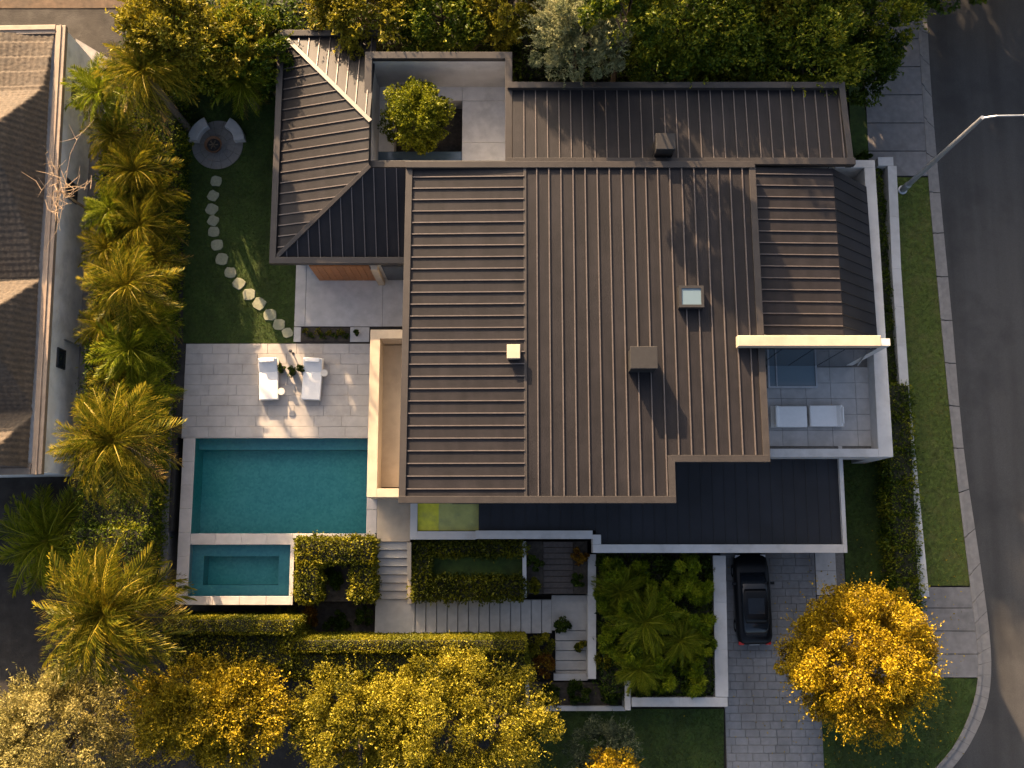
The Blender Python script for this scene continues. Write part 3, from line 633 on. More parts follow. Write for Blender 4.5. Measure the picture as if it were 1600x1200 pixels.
def seam_roof(part, poly, zf, ax, sp, m, ribw=.045, ribh=.06, off=0.0, under=.12):
    """part: parent; ax: axis across which panels step (0: seams run north-south). Every panel is a pan with its own raised seam."""
    vals = [p[ax] for p in poly]; a, b = min(vals), max(vals); n = 0; x = a-off
    while x < b-.01:
        q = clip(poly, ax, max(x, a), min(x+sp, b))
        if len(q) >= 3:
            g = MB(); g.prism(q, lambda X, Y: zf(X, Y)-.03, zf)
            e = x+sp
            if e < b-.05:
                seg = sorted([p[1-ax] for p in q if abs(p[ax]-e) < 1e-6])
                if len(seg) >= 2 and seg[-1]-seg[0] > .15:
                    s0, s1 = seg[0]+.03, seg[-1]-.03
                    rp = [(e-ribw, s0), (e, s0), (e, s1), (e-ribw, s1)] if ax == 0 else [(s0, e-ribw), (s1, e-ribw), (s1, e), (s0, e)]
                    g.prism(rp, zf, lambda X, Y: zf(X, Y)+ribh, 1)
            g.build('roof_panel', [m, M['ribdark'] if m is M['roofflat'] else M['rib']], part); n += 1
        x += sp
    return n
def roof_part(name, poly, zf, m, under=.16):
    b = MB().prism(poly, lambda X, Y: zf(X, Y)-under, lambda X, Y: zf(X, Y)-.032); return b.build(name, m, H)
def trimline(par, pts, wd, h, z=None, name='roof_trim', m=None):
    """pts: list of 3D points"""
    for a, b_ in zip(pts[:-1], pts[1:]):
        a, b_ = Vector(a), Vector(b_); d = (b_-a).normalized()*wd*.5
        MB().bar(a-d*.98, b_+d*.98, wd, h).build(name, m or M['trim'], par, bevel=.012)
def P3(px, py, z): x, y = P(px, py, z); return (x, y, z)

# --- west wing hip roof (eave 3.2, ridge 5.0)
ze, zr = 3.25, 5.0
A = P3(441, 58, ze); B = P3(583, 58, ze); Cc = P3(436, 403, ze); E1 = P3(576, 188, zr); E2 = P3(577, 262, zr); F = P3(660, 403, ze); G = P3(660, 262, zr)
xw = (A[0]+Cc[0])/2; xR = (E1[0]+E2[0])/2; A = (xw, A[1], ze); Cc = (xw, Cc[1], ze); E1 = (xR, E1[1], zr); E2 = (xR, E2[1], zr); G = (G[0], E2[1], zr); F = (F[0], Cc[1], ze)
B = (xR+.02, A[1], ze)
W1 = [A[:2], E1[:2], E2[:2], Cc[:2]]; zf = plane(A, E1, Cc); rw = roof_part('west_roof_slope', W1, zf, M['roof']); seam_roof(rw, W1, zf, 1, .56, M['roof'])
N1 = [A[:2], B[:2], E1[:2]]; zf = plane(A, (B[0], B[1], ze), E1); rn = roof_part('north_roof_slope', N1, zf, M['roof']); seam_roof(rn, N1, zf, 0, .54, M['roof'], off=.3)
S1 = [Cc[:2], E2[:2], G[:2], F[:2]]; zf = plane(Cc, E2, F); rs = roof_part('south_roof_slope', S1, zf, M['roof']); seam_roof(rs, S1, zf, 0, .56, M['roof'])
up = Vector((0, 0, .10))
trimline(H, [Vector(A)+up, Vector(E1)+up*.9], .22, .12, name='hip_cap'); trimline(H, [Vector(Cc)+up, Vector(E2)+up*.9], .22, .12, name='hip_cap')
tz = ze+.16; o_ = .16
trimline(H, [(F[0], Cc[1]-o_, tz), (xw-o_, Cc[1]-o_, tz)], .32, .36, name='gutter_fascia')
trimline(H, [(xw-o_, Cc[1]+.02, tz+.004), (xw-o_, A[1]-.02, tz+.004)], .32, .36, name='gutter_fascia')
trimline(H, [(xw-o_, A[1]+o_, tz), (B[0]-.05, A[1]+o_, tz)], .32, .36, name='gutter_fascia')
# --- courtyard (rim 4.3, floor 1.1)
zc = 4.45
K = RC(574, 86, 795, 256, zc); rimw = .36
cx0, cy0, cx1, cy1 = K
for nm, r in (('west', (cx0-rimw/2, cy0+rimw/2, cx0+rimw/2, cy1-rimw/2)), ('east', (cx1-rimw/2, cy0+rimw/2, cx1+rimw/2, cy1-rimw/2)),
              ('south', (cx0-rimw/2, cy0-rimw/2, cx1+rimw/2, cy0+rimw/2-.003)), ('north', (cx0-rimw/2, cy1-rimw/2+.003, cx1+rimw/2, cy1+rimw/2))):
    MB().box(r[0], r[1], zc-.35, r[2], r[3], zc).build('courtyard_rim', M['trim'], H, bevel=.015)
    MB().box(r[0]+.05, r[1]+.05, 0, r[2]-.05, r[3]-.05, zc-.352).build('courtyard_wall', M['white'], H)
ix0, iy0, ix1, iy1 = cx0+rimw/2-.05, cy0+rimw/2-.05, cx1-rimw/2+.05, cy1-rimw/2+.05
zcf = 1.1
pit = RC(616, 157, 722, 237, zcf)
cyf = empty('courtyard_floor', ((ix0+ix1)/2, (iy0+iy1)/2, zcf), kind='structure')
MB().box(ix0, pit[3], -.1, ix1, iy1, zcf-.05).build('floor_bed', M['conc'], cyf); MB().box(pit[2], iy0, -.1, ix1, pit[3]-.003, zcf-.05).build('floor_bed', M['conc'], cyf)
MB().box(ix0, iy0, -.1, pit[0], pit[3]-.003, zcf-.05).build('floor_bed', M['conc'], cyf)
for r in ((ix0, pit[3]+1.0, pit[0]+1.0, iy1), (pit[0]+1.0, pit[3]+1.0, pit[2], iy1), (pit[2], pit[3]+1.0, ix1, iy1), (ix0, pit[3], pit[2], pit[3]+1.0), (pit[2], pit[3]-.02, ix1, pit[3]+1.0),
          (pit[2], (pit[3]+iy0)/2, ix1, pit[3]-.02), (pit[2], iy0, ix1, (pit[3]+iy0)/2), (ix0, pit[1], pit[0], pit[3])):
    if r[2]-r[0] > .1 and r[3]-r[1] > .1: tile_obj('floor_slab', r[0]+.008, r[1]+.008, r[2]-.008, r[3]-.008, zcf, .045, M['court'], cyf)
MB().box(ix0, iy0+.002, zcf-.2, pit[2]-.01, pit[1], zcf+.004).build('glass_floor', M['blueglass'], cyf)
MB().box(pit[0], pit[1], -.1, pit[2], pit[3], .05).build('tree_pit_soil', M['soil'], cyf)
# --- north east roof
z0, z1 = 4.35, 4.75
Q = RC(801, 138, 1318, 252, 4.5); NE = [(Q[0], Q[1]), (Q[2]+.05, Q[1]), (Q[2]-.15, Q[3]), (Q[0], Q[3])]
zf = plane((Q[0], Q[1], z1), (Q[2], Q[1], z1), (Q[0], Q[3], z0))
r2 = roof_part('north_wing_roof', NE, zf, M['roof']); seam_roof(r2, NE, zf, 0, .585, M['roof'])
trimline(H, [(Q[0]-.1, Q[3]+.12, z0+.3), (Q[2]-.02, Q[3]+.12, z0+.3)], .32, .5, name='roof_edge_trim')
trimline(H, [(Q[2]-.02, Q[3]+.0, z0+.296), (Q[2]+.16, Q[1]-.12, z0+.46)], .3, .5, name='roof_edge_trim')
trimline(H, [(Q[0]-.1, Q[1]-.14, z1+.16), (Q[2]+.2, Q[1]-.14, z1+.16)], .34, .4, name='ridge_trim')
# --- main roof: western plane (seams east-west) and central plane (seams north-south, rising to the south)
zm = 5.3; zs = 6.0
L4 = PP([(640, 264), (820, 262)], zm); L5 = PP([(1046, 774), (1196, 712)], zs)
xm = (P(819, 262, zm)[0]+P(822, 778, zs)[0])/2; xl = (P(640, 264, zm)[0]+P(637, 778, zs)[0])/2; ym = P(820, 262, zm)[1]; ysb = P(900, 776, zs)[1]; ysm = P(1100, 712, zs-.1)[1]
xe = (P(1168, 262, zm)[0]+P(1195, 712, zs-.1)[0])/2; xmid = P(1045, 745, zs)[0]
zfm = plane((0, ym, zm), (1, ym, zm), (0, ysb, zs))
WP = [(xl, ysb), (xm, ysb), (xm, ym), (xl, ym)]
zfw = plane((xl, ym, zm-.12), (xm, ym, zm+.05), (xl, ysb, zs-.12))
r3 = roof_part('west_main_roof', WP, zfw, M['roof']); seam_roof(r3, WP, zfw, 1, (ym-ysb)/27.4, M['roof'], off=.2, ribw=.05, ribh=.065)
CP = [(xm+.02, ysb), (xmid, ysb), (xmid, ysm), (xe, ysm), (xe, ym), (xm+.02, ym)]
r4 = roof_part('central_main_roof', CP, zfm, M['roof'])
seam_roof(r4, CP, zfm, 0, (xe-xm)/18.6, M['roof'], ribw=.05, ribh=.085)
def edge(a, b_, wd=.32, h=.42, up_=.09, zf_=None, nm='roof_edge_trim'):
    f_ = zf_ or zfm; trimline(H, [(a[0], a[1], f_(*a)+up_), (b_[0], b_[1], f_(*b_)+up_)], wd, h, name=nm)
edge((xl-.14, ysb-.14), (xmid+.14, ysb-.14)); edge((xmid+.14, ysb+.03), (xmid+.14, ysm-.16), up_=.084)
edge((xmid+.3, ysm-.14), (xe+.14, ysm-.14), up_=.088); edge((xe+.14, ysm+.03), (xe+.14, ym-.03), up_=.082)
edge((xl-.14, ysb+.03), (xl-.14, ym-.03), zf_=zfw, up_=.12); edge((xl-.14, ym+.12), (xe+.1, ym+.12), up_=.14)
edge((xm+.01, ysb+.05), (xm+.01, ym-.06), wd=.14, h=.2, up_=.07, nm='ridge_cap')
# --- east roof + steep skirt
ex0, ex1 = xe+.34, (P(1306, 262, 4.7)[0]+P(1314, 522, 4.9)[0])/2
ey1 = P(1240, 262, 4.7)[1]; ey0 = P(1240, 523, 4.9)[1]
EP = [(ex0, ey0), (ex1, ey0), (ex1, ey1), (ex0, ey1)]; zfe = plane((ex0, ey1, 4.75), (ex1, ey1, 4.6), (ex0, ey0, 5.1))
r5 = roof_part('east_roof', EP, zfe, M['roof']); seam_roof(r5, EP, zfe, 1, (ey1-ey0)/14.3, M['roof'], off=.15)
exs = P(1360, 400, 2.6)[0]; zlo = 4.6-1.1*(exs-ex1); exs = P(1360, 400, zlo)[0]; SP = [(ex1+.01, ey0), (exs, ey0), (exs, ey1), (ex1+.01, ey1)]; zfs = plane((ex1, ey1, 4.60), (exs, ey1, zlo), (ex1, ey0, 4.95))
r6 = roof_part('steep_east_slope', SP, zfs, M['roofflat']); seam_roof(r6, SP, zfs, 1, (ey1-ey0)/14.3, M['roofflat'], off=.15)
# --- garage flat roof
zg = .25
GP = PP([(748, 770), (1312, 700), (1314, 851), (932, 851), (932, 829), (748, 829)], zg)
gx1 = (P(1312, 790, zg))[0]; gy0 = P(1100, 851, zg)[1]; gyb = P(840, 829, zg)[1]; gx0 = P(748, 800, zg)[0]; gxm = P(932, 840, zg)[0]
GP = [(gx0, gyb), (gxm, gyb), (gxm, gy0), (gx1, gy0), (gx1, ysm+1.0), (gx0, ysm+1.0)]
r7 = roof_part('garage_flat_roof', GP, lambda x, y: zg, M['roofflat'], .3); seam_roof(r7, GP, lambda x, y: zg, 0, .6, M['roofflat'], .03, .022)
wh = .42
for a, b_ in (((gx0-.15, gyb-wh/2), (gxm-wh/2-.003, gyb-wh/2)), ((gxm+.0, gyb-wh/2+.001), (gxm+.0, gy0+.02)), ((gxm-wh/2, gy0-wh/2+.012), (gx1-.003, gy0-wh/2+.012)), ((gx1+.1, gy0-wh+.012), (gx1+.1, ysm+1.0))):
    w_ = wh if abs(a[1]-b_[1]) < .01 or a[0] < gx1 else .2
    d_ = .0
    MB().bar((a[0], a[1], zg+.25), (b_[0], b_[1], zg+.25), w_, 1.0).build('parapet', M['white'], H, bevel=.012)
# walls under the roofs
wallblock((xw+.55, Cc[1]+.55, cx0-rimw/2-.02, A[1]-.55), -.1, ze-.05)
wy0 = P(550, 436, 0)[1]
wallblock((P(497, 436)[0], wy0, xl+.8, E2[1]-.6), -.1, ze-.12, M['render'])
wallblock((xl+.5, ysb+.7, xmid-.7, ym-.1), ZL, zm-.45); wallblock((xmid-.71, ysm+.7, xe-.5, ym-.11), ZL, zm-.46)
wallblock((Q[0]+.3, Q[1]+.01, Q[2]-.6, Q[3]-.5), -.1, z0-.2)
wallblock((ex0-.9, ey0+.05, ex1-.02, ey1-.1), ZL, 4.4)
wallblock((gx0+.3, gy0+.6, gx1-.4, ysm+1), ZL, zg-.32)
# timber doors on the south face of the west wing
x = P(499, 436)[0]; xe_ = P(588, 436)[0]; k = 0
dd = MB().box(x, wy0-.06, .02, xe_, wy0-.004, 2.85).build('timber_door', M['wood'], H)
nb = 9
for k in range(nb):
    a = x+(xe_-x)*k/nb; MB().box(a+.012, wy0-.09, .03, a+(xe_-x)/nb-.012, wy0-.062, 2.83).build('plank', M['wood'], dd)
px_ = P(597, 436)[0]; MB().box(px_-.18, wy0-.35, 0, px_+.16, wy0-.0925, 3.05).build('post', M['beige'], H)
gd = MB().box(P(606, 436)[0], wy0-.07, .02, xl+.75, wy0-.004, 2.7).build('glass_door', M['glass'], H)
MB().box(P(606, 436)[0], wy0-.10, 2.70, xl+.75, wy0-.004, 2.8).build('frame', M['dark'], gd)
# windows around the outside
def window(x0, y0, x1, y1, z0, z1, nrm, nx=2):
    nxv, nyv = nrm; d0, d1 = .05, .09
    if nyv: 
        yy = y0; fr = MB().box(x0-.06, min(yy, yy+nyv*d0), z0-.06, x1+.06, max(yy, yy+nyv*d0), z1+.06).build('window', M['dark'], H)
        for k in range(nx):
            a = x0+(x1-x0)*k/nx+.03; b_ = x0+(x1-x0)*(k+1)/nx-.03; MB().box(a, min(yy+nyv*d0, yy+nyv*.07), z0, b_, max(yy+nyv*d0, yy+nyv*.07), z1).build('pane', M['glass'], fr)
    else:
        xx = x0; fr = MB().box(min(xx, xx+nxv*d0), y0-.06, z0-.06, max(xx, xx+nxv*d0), y1+.06, z1+.06).build('window', M['dark'], H)
        for k in range(nx):
            a = y0+(y1-y0)*k/nx+.03; b_ = y0+(y1-y0)*(k+1)/nx-.03; MB().box(min(xx+nxv*d0, xx+nxv*.07), a, z0, max(xx+nxv*d0, xx+nxv*.07), b_, z1).build('pane', M['glass'], fr)
for k in range(3):
    a = Cc[1]+1.2+k*3.4; window(xw+.55, a, xw+.55, a+2.2, .6, 2.6, (-1, 0))
for k in range(3): window(xl+2.2+k*3.1, ysb+.7, xl+4.4+k*3.1, 0, 1.0, 3.2, (0, -1))
for k in range(3): window(xl+.5, wy0-3.6-k*3.2, 0, wy0-1.4-k*3.2, 1.9, 4.0, (-1, 0)) if k != 0 else None
gdr = MB().box(P(1145, 860, ZL)[0], gy0+.52, ZL, P(1300, 860, ZL)[0], gy0+.598, -.35).build('garage_door', M['dark'], H)
for k in range(5): MB().box(P(1145, 860, ZL)[0]+.03, gy0+.49, ZL+.03+k*.46, P(1300, 860, ZL)[0]-.03, gy0+.518, ZL+.46+k*.46).build('panel', M['dark'], gdr)
# chimneys, vent, rooflight
def boxstack(px0, py0, px1, py1, zt, hgt, m, label=None, name='chimney', cap=True):
    r = RC(px0, py0, px1, py1, zt); c = MB().cbox(r[0]+.04, r[1]+.04, zt-hgt, r[2]-.04, r[3]-.04, zt-.1, .01).build(name, m, H)
    if cap: MB().cbox(r[0], r[1], zt-.098, r[2], r[3], zt, .02).build('cap', m, c)
    if label: c['label'] = label
    return c
boxstack(985, 541, 1028, 576, 7.0, 1.5, M['chim'], 'wide dark box chimney on the central roof'); boxstack(1025, 208, 1056, 233, 5.9, 1.6, M['chim'], 'dark box chimney on the north roof edge')
boxstack(792, 538, 813, 560, 6.2, .75, M['beige'], 'small pale square vent cowl', 'roof_vent')
sk = RC(1061, 446, 1100, 480, 6.05); sf = MB()
s0 = .13
for r in ((sk[0], sk[1], sk[2], sk[1]+s0), (sk[0], sk[3]-s0, sk[2], sk[3]), (sk[0], sk[1]+s0, sk[0]+s0, sk[3]-s0), (sk[2]-s0, sk[1]+s0, sk[2], sk[3]-s0)): sf.box(r[0], r[1], 5.3, r[2], r[3], 6.05)
sfo = sf.build('rooflight', M['chim'], H); MB().box(sk[0]+s0, sk[1]+s0, 5.8, sk[2]-s0, sk[3]-s0, 6.01).build('glass', M['skyglass'], sfo)
# east balcony: beam, wall with glazing, floor, parapets
bz = 6.25; bm_ = RC(1153, 524, 1377, 541, bz); MB().cbox(bm_[0], bm_[1], bz-.42, bm_[2], bm_[3], bz, .03).build('beam', M['beige'], H)
zb_ = .5
bxr = P(1380, 620, zb_)[0]; byS = P(1290, 701, zb_)[1]; byN = bm_[1]+.35
wy = P(1250, 571, zb_)[1]
MB().box(xe-.4, wy, zb_, P(1332, 571, zb_)[0], bm_[3]-.06, bz-.422).build('balcony_wall', M['render'], H)
gw = MB().box(xe-.3, wy-.06, zb_+.1, P(1318, 571, zb_)[0], wy-.003, bz-.9).build('balcony_glazing', M['glass'], H)
for k in range(4):
    a = xe-.3+(P(1318, 571, zb_)[0]-xe+.3)*k/4; MB().box(a+.03, wy-.085, zb_+.16, a+(P(1318, 571, zb_)[0]-xe+.3)/4-.03, wy-.062, bz-.96).build('pane', M['glass'], gw)
MB().bar((bm_[2]-.25, bm_[1]+.15, bz-.43), (P(1332, 571, zb_)[0]+.0, wy-.1, zb_+.9), .14, .14).build('brace', M['white'], H)
wallblock((xe-.45, byS, bxr+.3, wy-.001), ZL+.9, zb_-.06, M['render'], 'balcony_slab')
bf = MB().box(xe-.44, byS+.001, zb_-.058, bxr, ey1, zb_-.045).build('balcony_floor', M['joint'], H)
fx0, fx1, fy0, fy1 = xe-.2, bxr-.12, byS+.12, wy-.09
ncol, nrow = 6, 5
for i in range(ncol):
    for j in range(nrow):
        a = fx0+(fx1-fx0)*i/ncol; b_ = fy0+(fy1-fy0)*j/nrow
        tile_obj('floor_slab', a+.006, b_+.006, a+(fx1-fx0)/ncol-.006, b_+(fy1-fy0)/nrow-.006, zb_, .043, M['conc'], bf)
zp = 1.25
pxa, pxb = P(1357, 252, zp+.2)[0], P(1388, 705, zp+.2)[0]
ptop = P(1330, 250, zp+.2)[1]; pbot = P(1300, 714, zp+.2)[1]
eL = PP([(1350, 252), (1367, 252), (1396, 714), (1373, 714)], zp+.2); MB().prism([(eL[0][0], ptop-.42), (eL[1][0], ptop-.42), (eL[2][0], pbot), (eL[3][0], pbot)], ZL, zp+.2).build('east_parapet', M['white'], H, bevel=.015)
MB().box(P(1305, 252, zp+.2)[0], ptop-.418, ZL, eL[1][0], ptop, zp+.2).build('north_parapet', M['white'], H, bevel=.015)
MB().box(xe+.32, pbot, -.2, eL[3][0]-.003, pbot+.416, zp+.2).build('south_parapet', M['white'], H, bevel=.015)
MB().box(P(1305, 252, 3)[0], ey0+.1, ZL, exs-.45, ey1-.02, zlo-.1).build('wall', M['render'], H)
# sunken terrace between the pool and the west roof
zt_ = 2.1; zfl = .3
q0, q1 = P(576, 640, zt_)[0], P(592, 640, zt_)[0]; ya, yb, yc, yd = P(600, 515, zt_)[1], P(600, 529, zt_)[1], P(600, 764, zt_)[1], P(600, 777, zt_)[1]
MB().box(q0, yd, -.1, q0+.5, ya, zt_).build('parapet', M['beige'], H, bevel=.015)
MB().box(q0+.502, ya-.46, -.1, xl+1.2, ya, zt_-.002).build('parapet', M['beige'], H, bevel=.015)
MB().box(q0+.502, yd, -.1, xl+1.2, yd+.43, zt_-.002).build('parapet', M['beige'], H, bevel=.015)
MB().box(q0+.5, yd+.43, -.1, xl+1.2, ya-.46, zfl).build('sunken_floor', M['dwood'], H)
fl_ = (P(597, 650, zfl)[0], P(600, 762, zfl)[1], xl+.5, P(600, 541, zfl)[1])
MB().box(fl_[0]+.02, fl_[1], zfl, fl_[2], fl_[3], zfl+.3).build('raised_plinth', M['beige'], H, bevel=.02)
# small terrace under the main roof, yellow light put into its floor colours
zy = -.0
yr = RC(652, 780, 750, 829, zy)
MB().box(yr[0], yr[1], -.3, yr[0]+1.1, yr[3]+.6, zy).build('yellow_glow_floor', M['yellow'], H); MB().box(yr[0]+1.102, yr[1], -.3, yr[2], yr[3]+.6, zy-.002).build('light_tinted_floor', M['glowconc'], H)
MB().box(yr[2]-1.4, yr[3]-.25, zy, yr[2]-.05, yr[3]+.5, .6).build('dark_planter', M['dark'], H)
MB().box(P(641, 800, .3)[0], P(641, 843, .3)[1], ZL+1, P(652, 800, .3)[0], ysb+.5, .3).build('low_wall', M['white'], H, bevel=.012)
MB().box(P(652, 800, .3)[0]+.002, P(641, 843, .3)[1], ZL+1, gx0-.152, P(641, 830, .3)[1], .3).build('low_wall', M['white'], H, bevel=.012)

# ================================================================== STEPS AND PLANTERS
lp = RC(589, 780, 641, 846); struct('landing', MB().box(lp[0], lp[1], -.3, lp[2], lp[3]+.2, -.001), M['beige'])
stp = empty('garden_stair', (*P(614, 900, -.7), ZL), 'pale stone steps running down beside the hedge from the pool level', 'stairs')
sx0, sx1 = P(588, 890, -.5)[0], P(637, 890, -.5)[0]; n1 = 7; ys0 = P(600, 846, 0)[1]; ys1 = P(600, 936, -1.0)[1]
for k in range(n1):
    a = ys0+(ys1-ys0)*k/n1; b_ = ys0+(ys1-ys0)*(k+1)/n1; z = -.14*(k+1)
    MB().cbox(sx0, b_, ZL, sx1, a-.022, z, .012).build('step', M['step'], stp)
    MB().cbox(sx0+.0, b_+.0, z, sx0+.01, b_+.01, z+.001, .0002)
MB().bar((sx1+.12, ys0-.05, .25), (sx1+.12, ys1-.2, -.45), .2, 1.6).build('side_wall', M['beige'], stp)
zl1 = -1.12
l1 = RC(586, 936, 648, 993, zl1); MB().cbox(l1[0], l1[1], ZL, l1[2], ys1-.004, zl1, .015).build('landing', M['step'], stp)
n2 = 13; xs0, xs1 = l1[2], P(862, 960, -2.1)[0]; yA, yB = P(750, 938, -1.5)[1], P(750, 991, -1.5)[1]
st2 = empty('long_garden_stair', (*P(750, 965, -1.7), ZL), 'long flight of shallow pale steps leading right along the yellow hedge', 'stairs')
for k in range(n2):
    a = xs0+(xs1-xs0)*k/n2; b_ = xs0+(xs1-xs0)*(k+1)/n2; z = zl1-.08*(k+1)
    MB().cbox(a+.022, yB, ZL, b_, yA, z, .012).build('step', M['step'], st2)
zl2 = zl1-.08*n2-.02
l2 = RC(862, 930, 919, 985, zl2); MB().cbox(xs1+.004, l2[1], ZL, l2[2], l2[3], zl2, .015).build('landing', M['step'], st2)
st3 = empty('short_garden_stair', (*P(895, 1020, -2.4), ZL), 'short overgrown flight of pale steps beside the tall planter wall', 'stairs')
y0_, y1_ = l2[1]-.004, P(895, 1062, ZL)[1]
for k in range(5):
    a = y0_+(y1_-y0_)*k/5; b_ = y0_+(y1_-y0_)*(k+1)/5; MB().cbox(P(868, 1020, -2.4)[0], b_, ZL-.2, l2[2], a-.03, zl2-.09*(k+1), .012).build('step', M['step'], st3)
def wallthing(name, pts, wd, zt, zb, label, m=None, cat='wall'):
    """pts: pixel polyline of the wall top centre; a separate length per segment"""
    q = [P(a, b, zt) for a, b in pts]; root = empty(name, (*q[0], zb), label, cat)
    for a, b_ in zip(q[:-1], q[1:]):
        a, b_ = Vector((*a, zt)), Vector((*b_, zt)); L = (b_-a).length; n = max(1, round(L/2.4)); 
        for k in range(n):
            s0 = a.lerp(b_, k/n); s1 = a.lerp(b_, (k+1)/n); d = (s1-s0).normalized()*.003
            MB().bar(s0+d, s1-d, wd, zt-zb).build('wall_section', m or M['white'], root, bevel=.01)
    return root
zpw = -1.0
wallthing('planter_wall', [(925, 866), (925, 1061)], .42, zpw-.2, ZL-.2, 'white planter wall between the short steps and the palm planter')
wallthing('planter_wall', [(1124, 868), (1128, 1089)], .66, zpw, ZL-.2, 'broad white planter wall along the left of the driveway')
wallthing('planter_wall', [(987, 1097), (1137, 1097)], .46, zpw, ZL-.2, 'white planter wall closing the bottom of the palm planter')
wallthing('planter_wall', [(981, 1064), (981, 1110)], .3, zpw-.05, ZL-.2, 'short thin white wall below the palm planter corner')
wallthing('planter_wall', [(828, 1107), (977, 1107)], .25, ZL+.5, ZL-.2, 'low white kerb wall under the dark shrub bed')
wallthing('planter_wall', [(865, 1058), (918, 1058)], .35, ZL+.3, ZL-.2, 'low white wall across the foot of the short steps')
wallthing('planter_wall', [(819, 846), (820, 934)], .2, -.5, ZL, 'thin grey wall between the square lawn bed and the dark bed')
wallthing('planter_wall', [(648, 936), (818, 936)], .18, -.75, ZL, 'thin pale wall between the box hedge bed and the long steps')
wallthing('planter_wall', [(824, 1064), (824, 1104)], .2, ZL+.6, ZL-.2, 'thin grey wall at the left end of the dark shrub bed')
wallthing('boundary_wall', [(1394, 259), (1401, 420), (1413, 600), (1428, 760), (1444, 926)], .5, ZL+1.3, ZL-.2, 'long white boundary wall beside the grass verge and street')
wallthing('boundary_wall', [(1372, 252), (1396, 252)], .5, ZL+1.295, ZL-.2, 'short white wall return joining house and boundary wall')
wallthing('boundary_wall', [(1375, 928), (1452, 928)], .3, ZL+.6, ZL-.2, 'low white wall end beside the golden tree')
def bed(name, pts, z, m='soil'): return struct(name, MB().prism(PP(pts, z), ZL-.3, z), M[m])
bed('palm_bed', [(932, 866), (1116, 866), (1118, 1090), (988, 1090), (932, 1060)], -1.7)
pb = RC(938, 872, 1112, 1086, -1.2); hedge('planter_groundcover', [(pb[0], pb[1], -1.7, pb[2], pb[3], -1.15)], M['leaf_dark'], 'dark leafy ground cover filling the large planter under the bamboo', 'ground cover', dens=150, L=.22, W=.10, seed=44, rough=.2)
bed('hedge_bed', [(457, 842), (586, 842), (586, 940), (457, 940)], -.9); bed('lower_bed', [(457, 941), (586, 941), (586, 994), (457, 994)], -1.9)
bed('lawn_bed', [(645, 845), (816, 845), (817, 934), (645, 934)], -.9, 'lawn')
db = RC(822, 846, 918, 928, -1.3); dbd = empty('deck_bed', (*P(870, 888, -1.3), -1.3), kind='structure')
MB().box(db[0], db[1], ZL, db[2], db[3], -1.36).build('bed_soil', M['soil'], dbd)
for k in range(9):
    a = db[1]+(db[3]-db[1])*k/9; tile_obj('plank', db[0]+.9, a+.012, db[2]-.75, a+(db[3]-db[1])/9-.012, -1.3, .04, M['dwood'], dbd)
bed('shrub_bed', [(826, 1066), (978, 1066), (978, 1104), (826, 1104)], -2.45)
bed('street_hedge_bed', [(1368, 262), (1390, 262), (1437, 925), (1376, 925), (1398, 712), (1385, 500)], ZL+.02)
sp2 = empty('service_path', (*P(1408, 550, ZL), ZL), kind='structure')
for k in range(14):
    a = 262+k*47; b_ = a+46.5; xL = lambda v: 1383+(v-262)*.0745; MB().prism(PP([(xL(a), a), (xL(a)+9, a), (xL(b_)+9, b_), (xL(b_), b_)], ZL), ZL-.1, ZL+.06).build('path_slab', M['walk'], sp2)

# ================================================================== NEIGHBOUR HOUSE
NB = empty('neighbour_house', (*P(30, 400, 0), 0), 'white walled neighbour house with weathered tile roof at the left edge', 'house')
zn = 3.7
SE = Vector((*P(66, 741, zn), 0)); NEc = Vector((*P(104, 40, zn), 0)); av = (NEc-SE); LN = av.length; av.normalize(); au = Vector((-av.y, av.x, 0))
if au.x > 0: au = -au
def nbp(u, v, z): q = SE+au*u+av*v; return (q.x, q.y, z)
def tooth(f):     # f 0..1 from south; ridge lines at 0.02, .306, .715
    pts = [(0, .75), (.02, 1.0), (.17, .0) , (.306, 1.0), (.47, .0), (.715, 1.0), (.90, .12), (1.0, .0)]
    pts = [(0, .5), (.025, .8), (.13, 0), (.306, 1.0), (.42, 0), (.715, 1.0), (.84, .2), (1.0, .0)]
    for (a, za), (b_, zb2) in zip(pts[:-1], pts[1:]):
        if a <= f <= b_: return za+(zb2-za)*(f-a)/(b_-a)
    return 0
nu, nv_ = 110, 420; U = np.linspace(.62, 9.0, nu); Vv = np.linspace(.35, LN-.35, nv_)
tz_ = np.array([tooth(v/LN) for v in Vv])*2.4+.1
hg = np.minimum(tz_[None, :], (U[:, None]-.5)*1.25+.1)
east = (U[:, None]-.5)*1.25+.1 < tz_[None, :]
fr = np.mod(hg/.11, 1.0); rowh = (1-fr)*.05
col = np.where(east, np.sin(Vv[None, :]*2*np.pi/.32), np.sin(U[:, None]*2*np.pi/.32))*.014
rng = np.random.default_rng(2); hz_ = zn-.15+hg+rowh+col+rng.normal(0, .008, hg.shape)+.05*np.sin(U[:, None]*1.3+Vv[None, :]*.7)
Xg = SE.x+au.x*U[:, None]+av.x*Vv[None, :]; Yg = SE.y+au.y*U[:, None]+av.y*Vv[None, :]
vv = np.stack([Xg, Yg, hz_], 2).reshape(-1, 3); ii = (np.arange(nu-1)[:, None]*nv_+np.arange(nv_-1)[None, :]).ravel()
mesh_np('roof_tiles', vv, np.stack([ii, ii+1, ii+nv_+1, ii+nv_], 1), np.zeros(len(vv)), M['tile'], NB, kind='stuff')
for f_ in (.306, .715):
    MB().tube([nbp(.62+1.9, LN*f_, zn+2.38+.1), nbp(9, LN*f_, zn+2.48)], .10, 8).build('ridge_tile_row', M['tile'], NB)
    
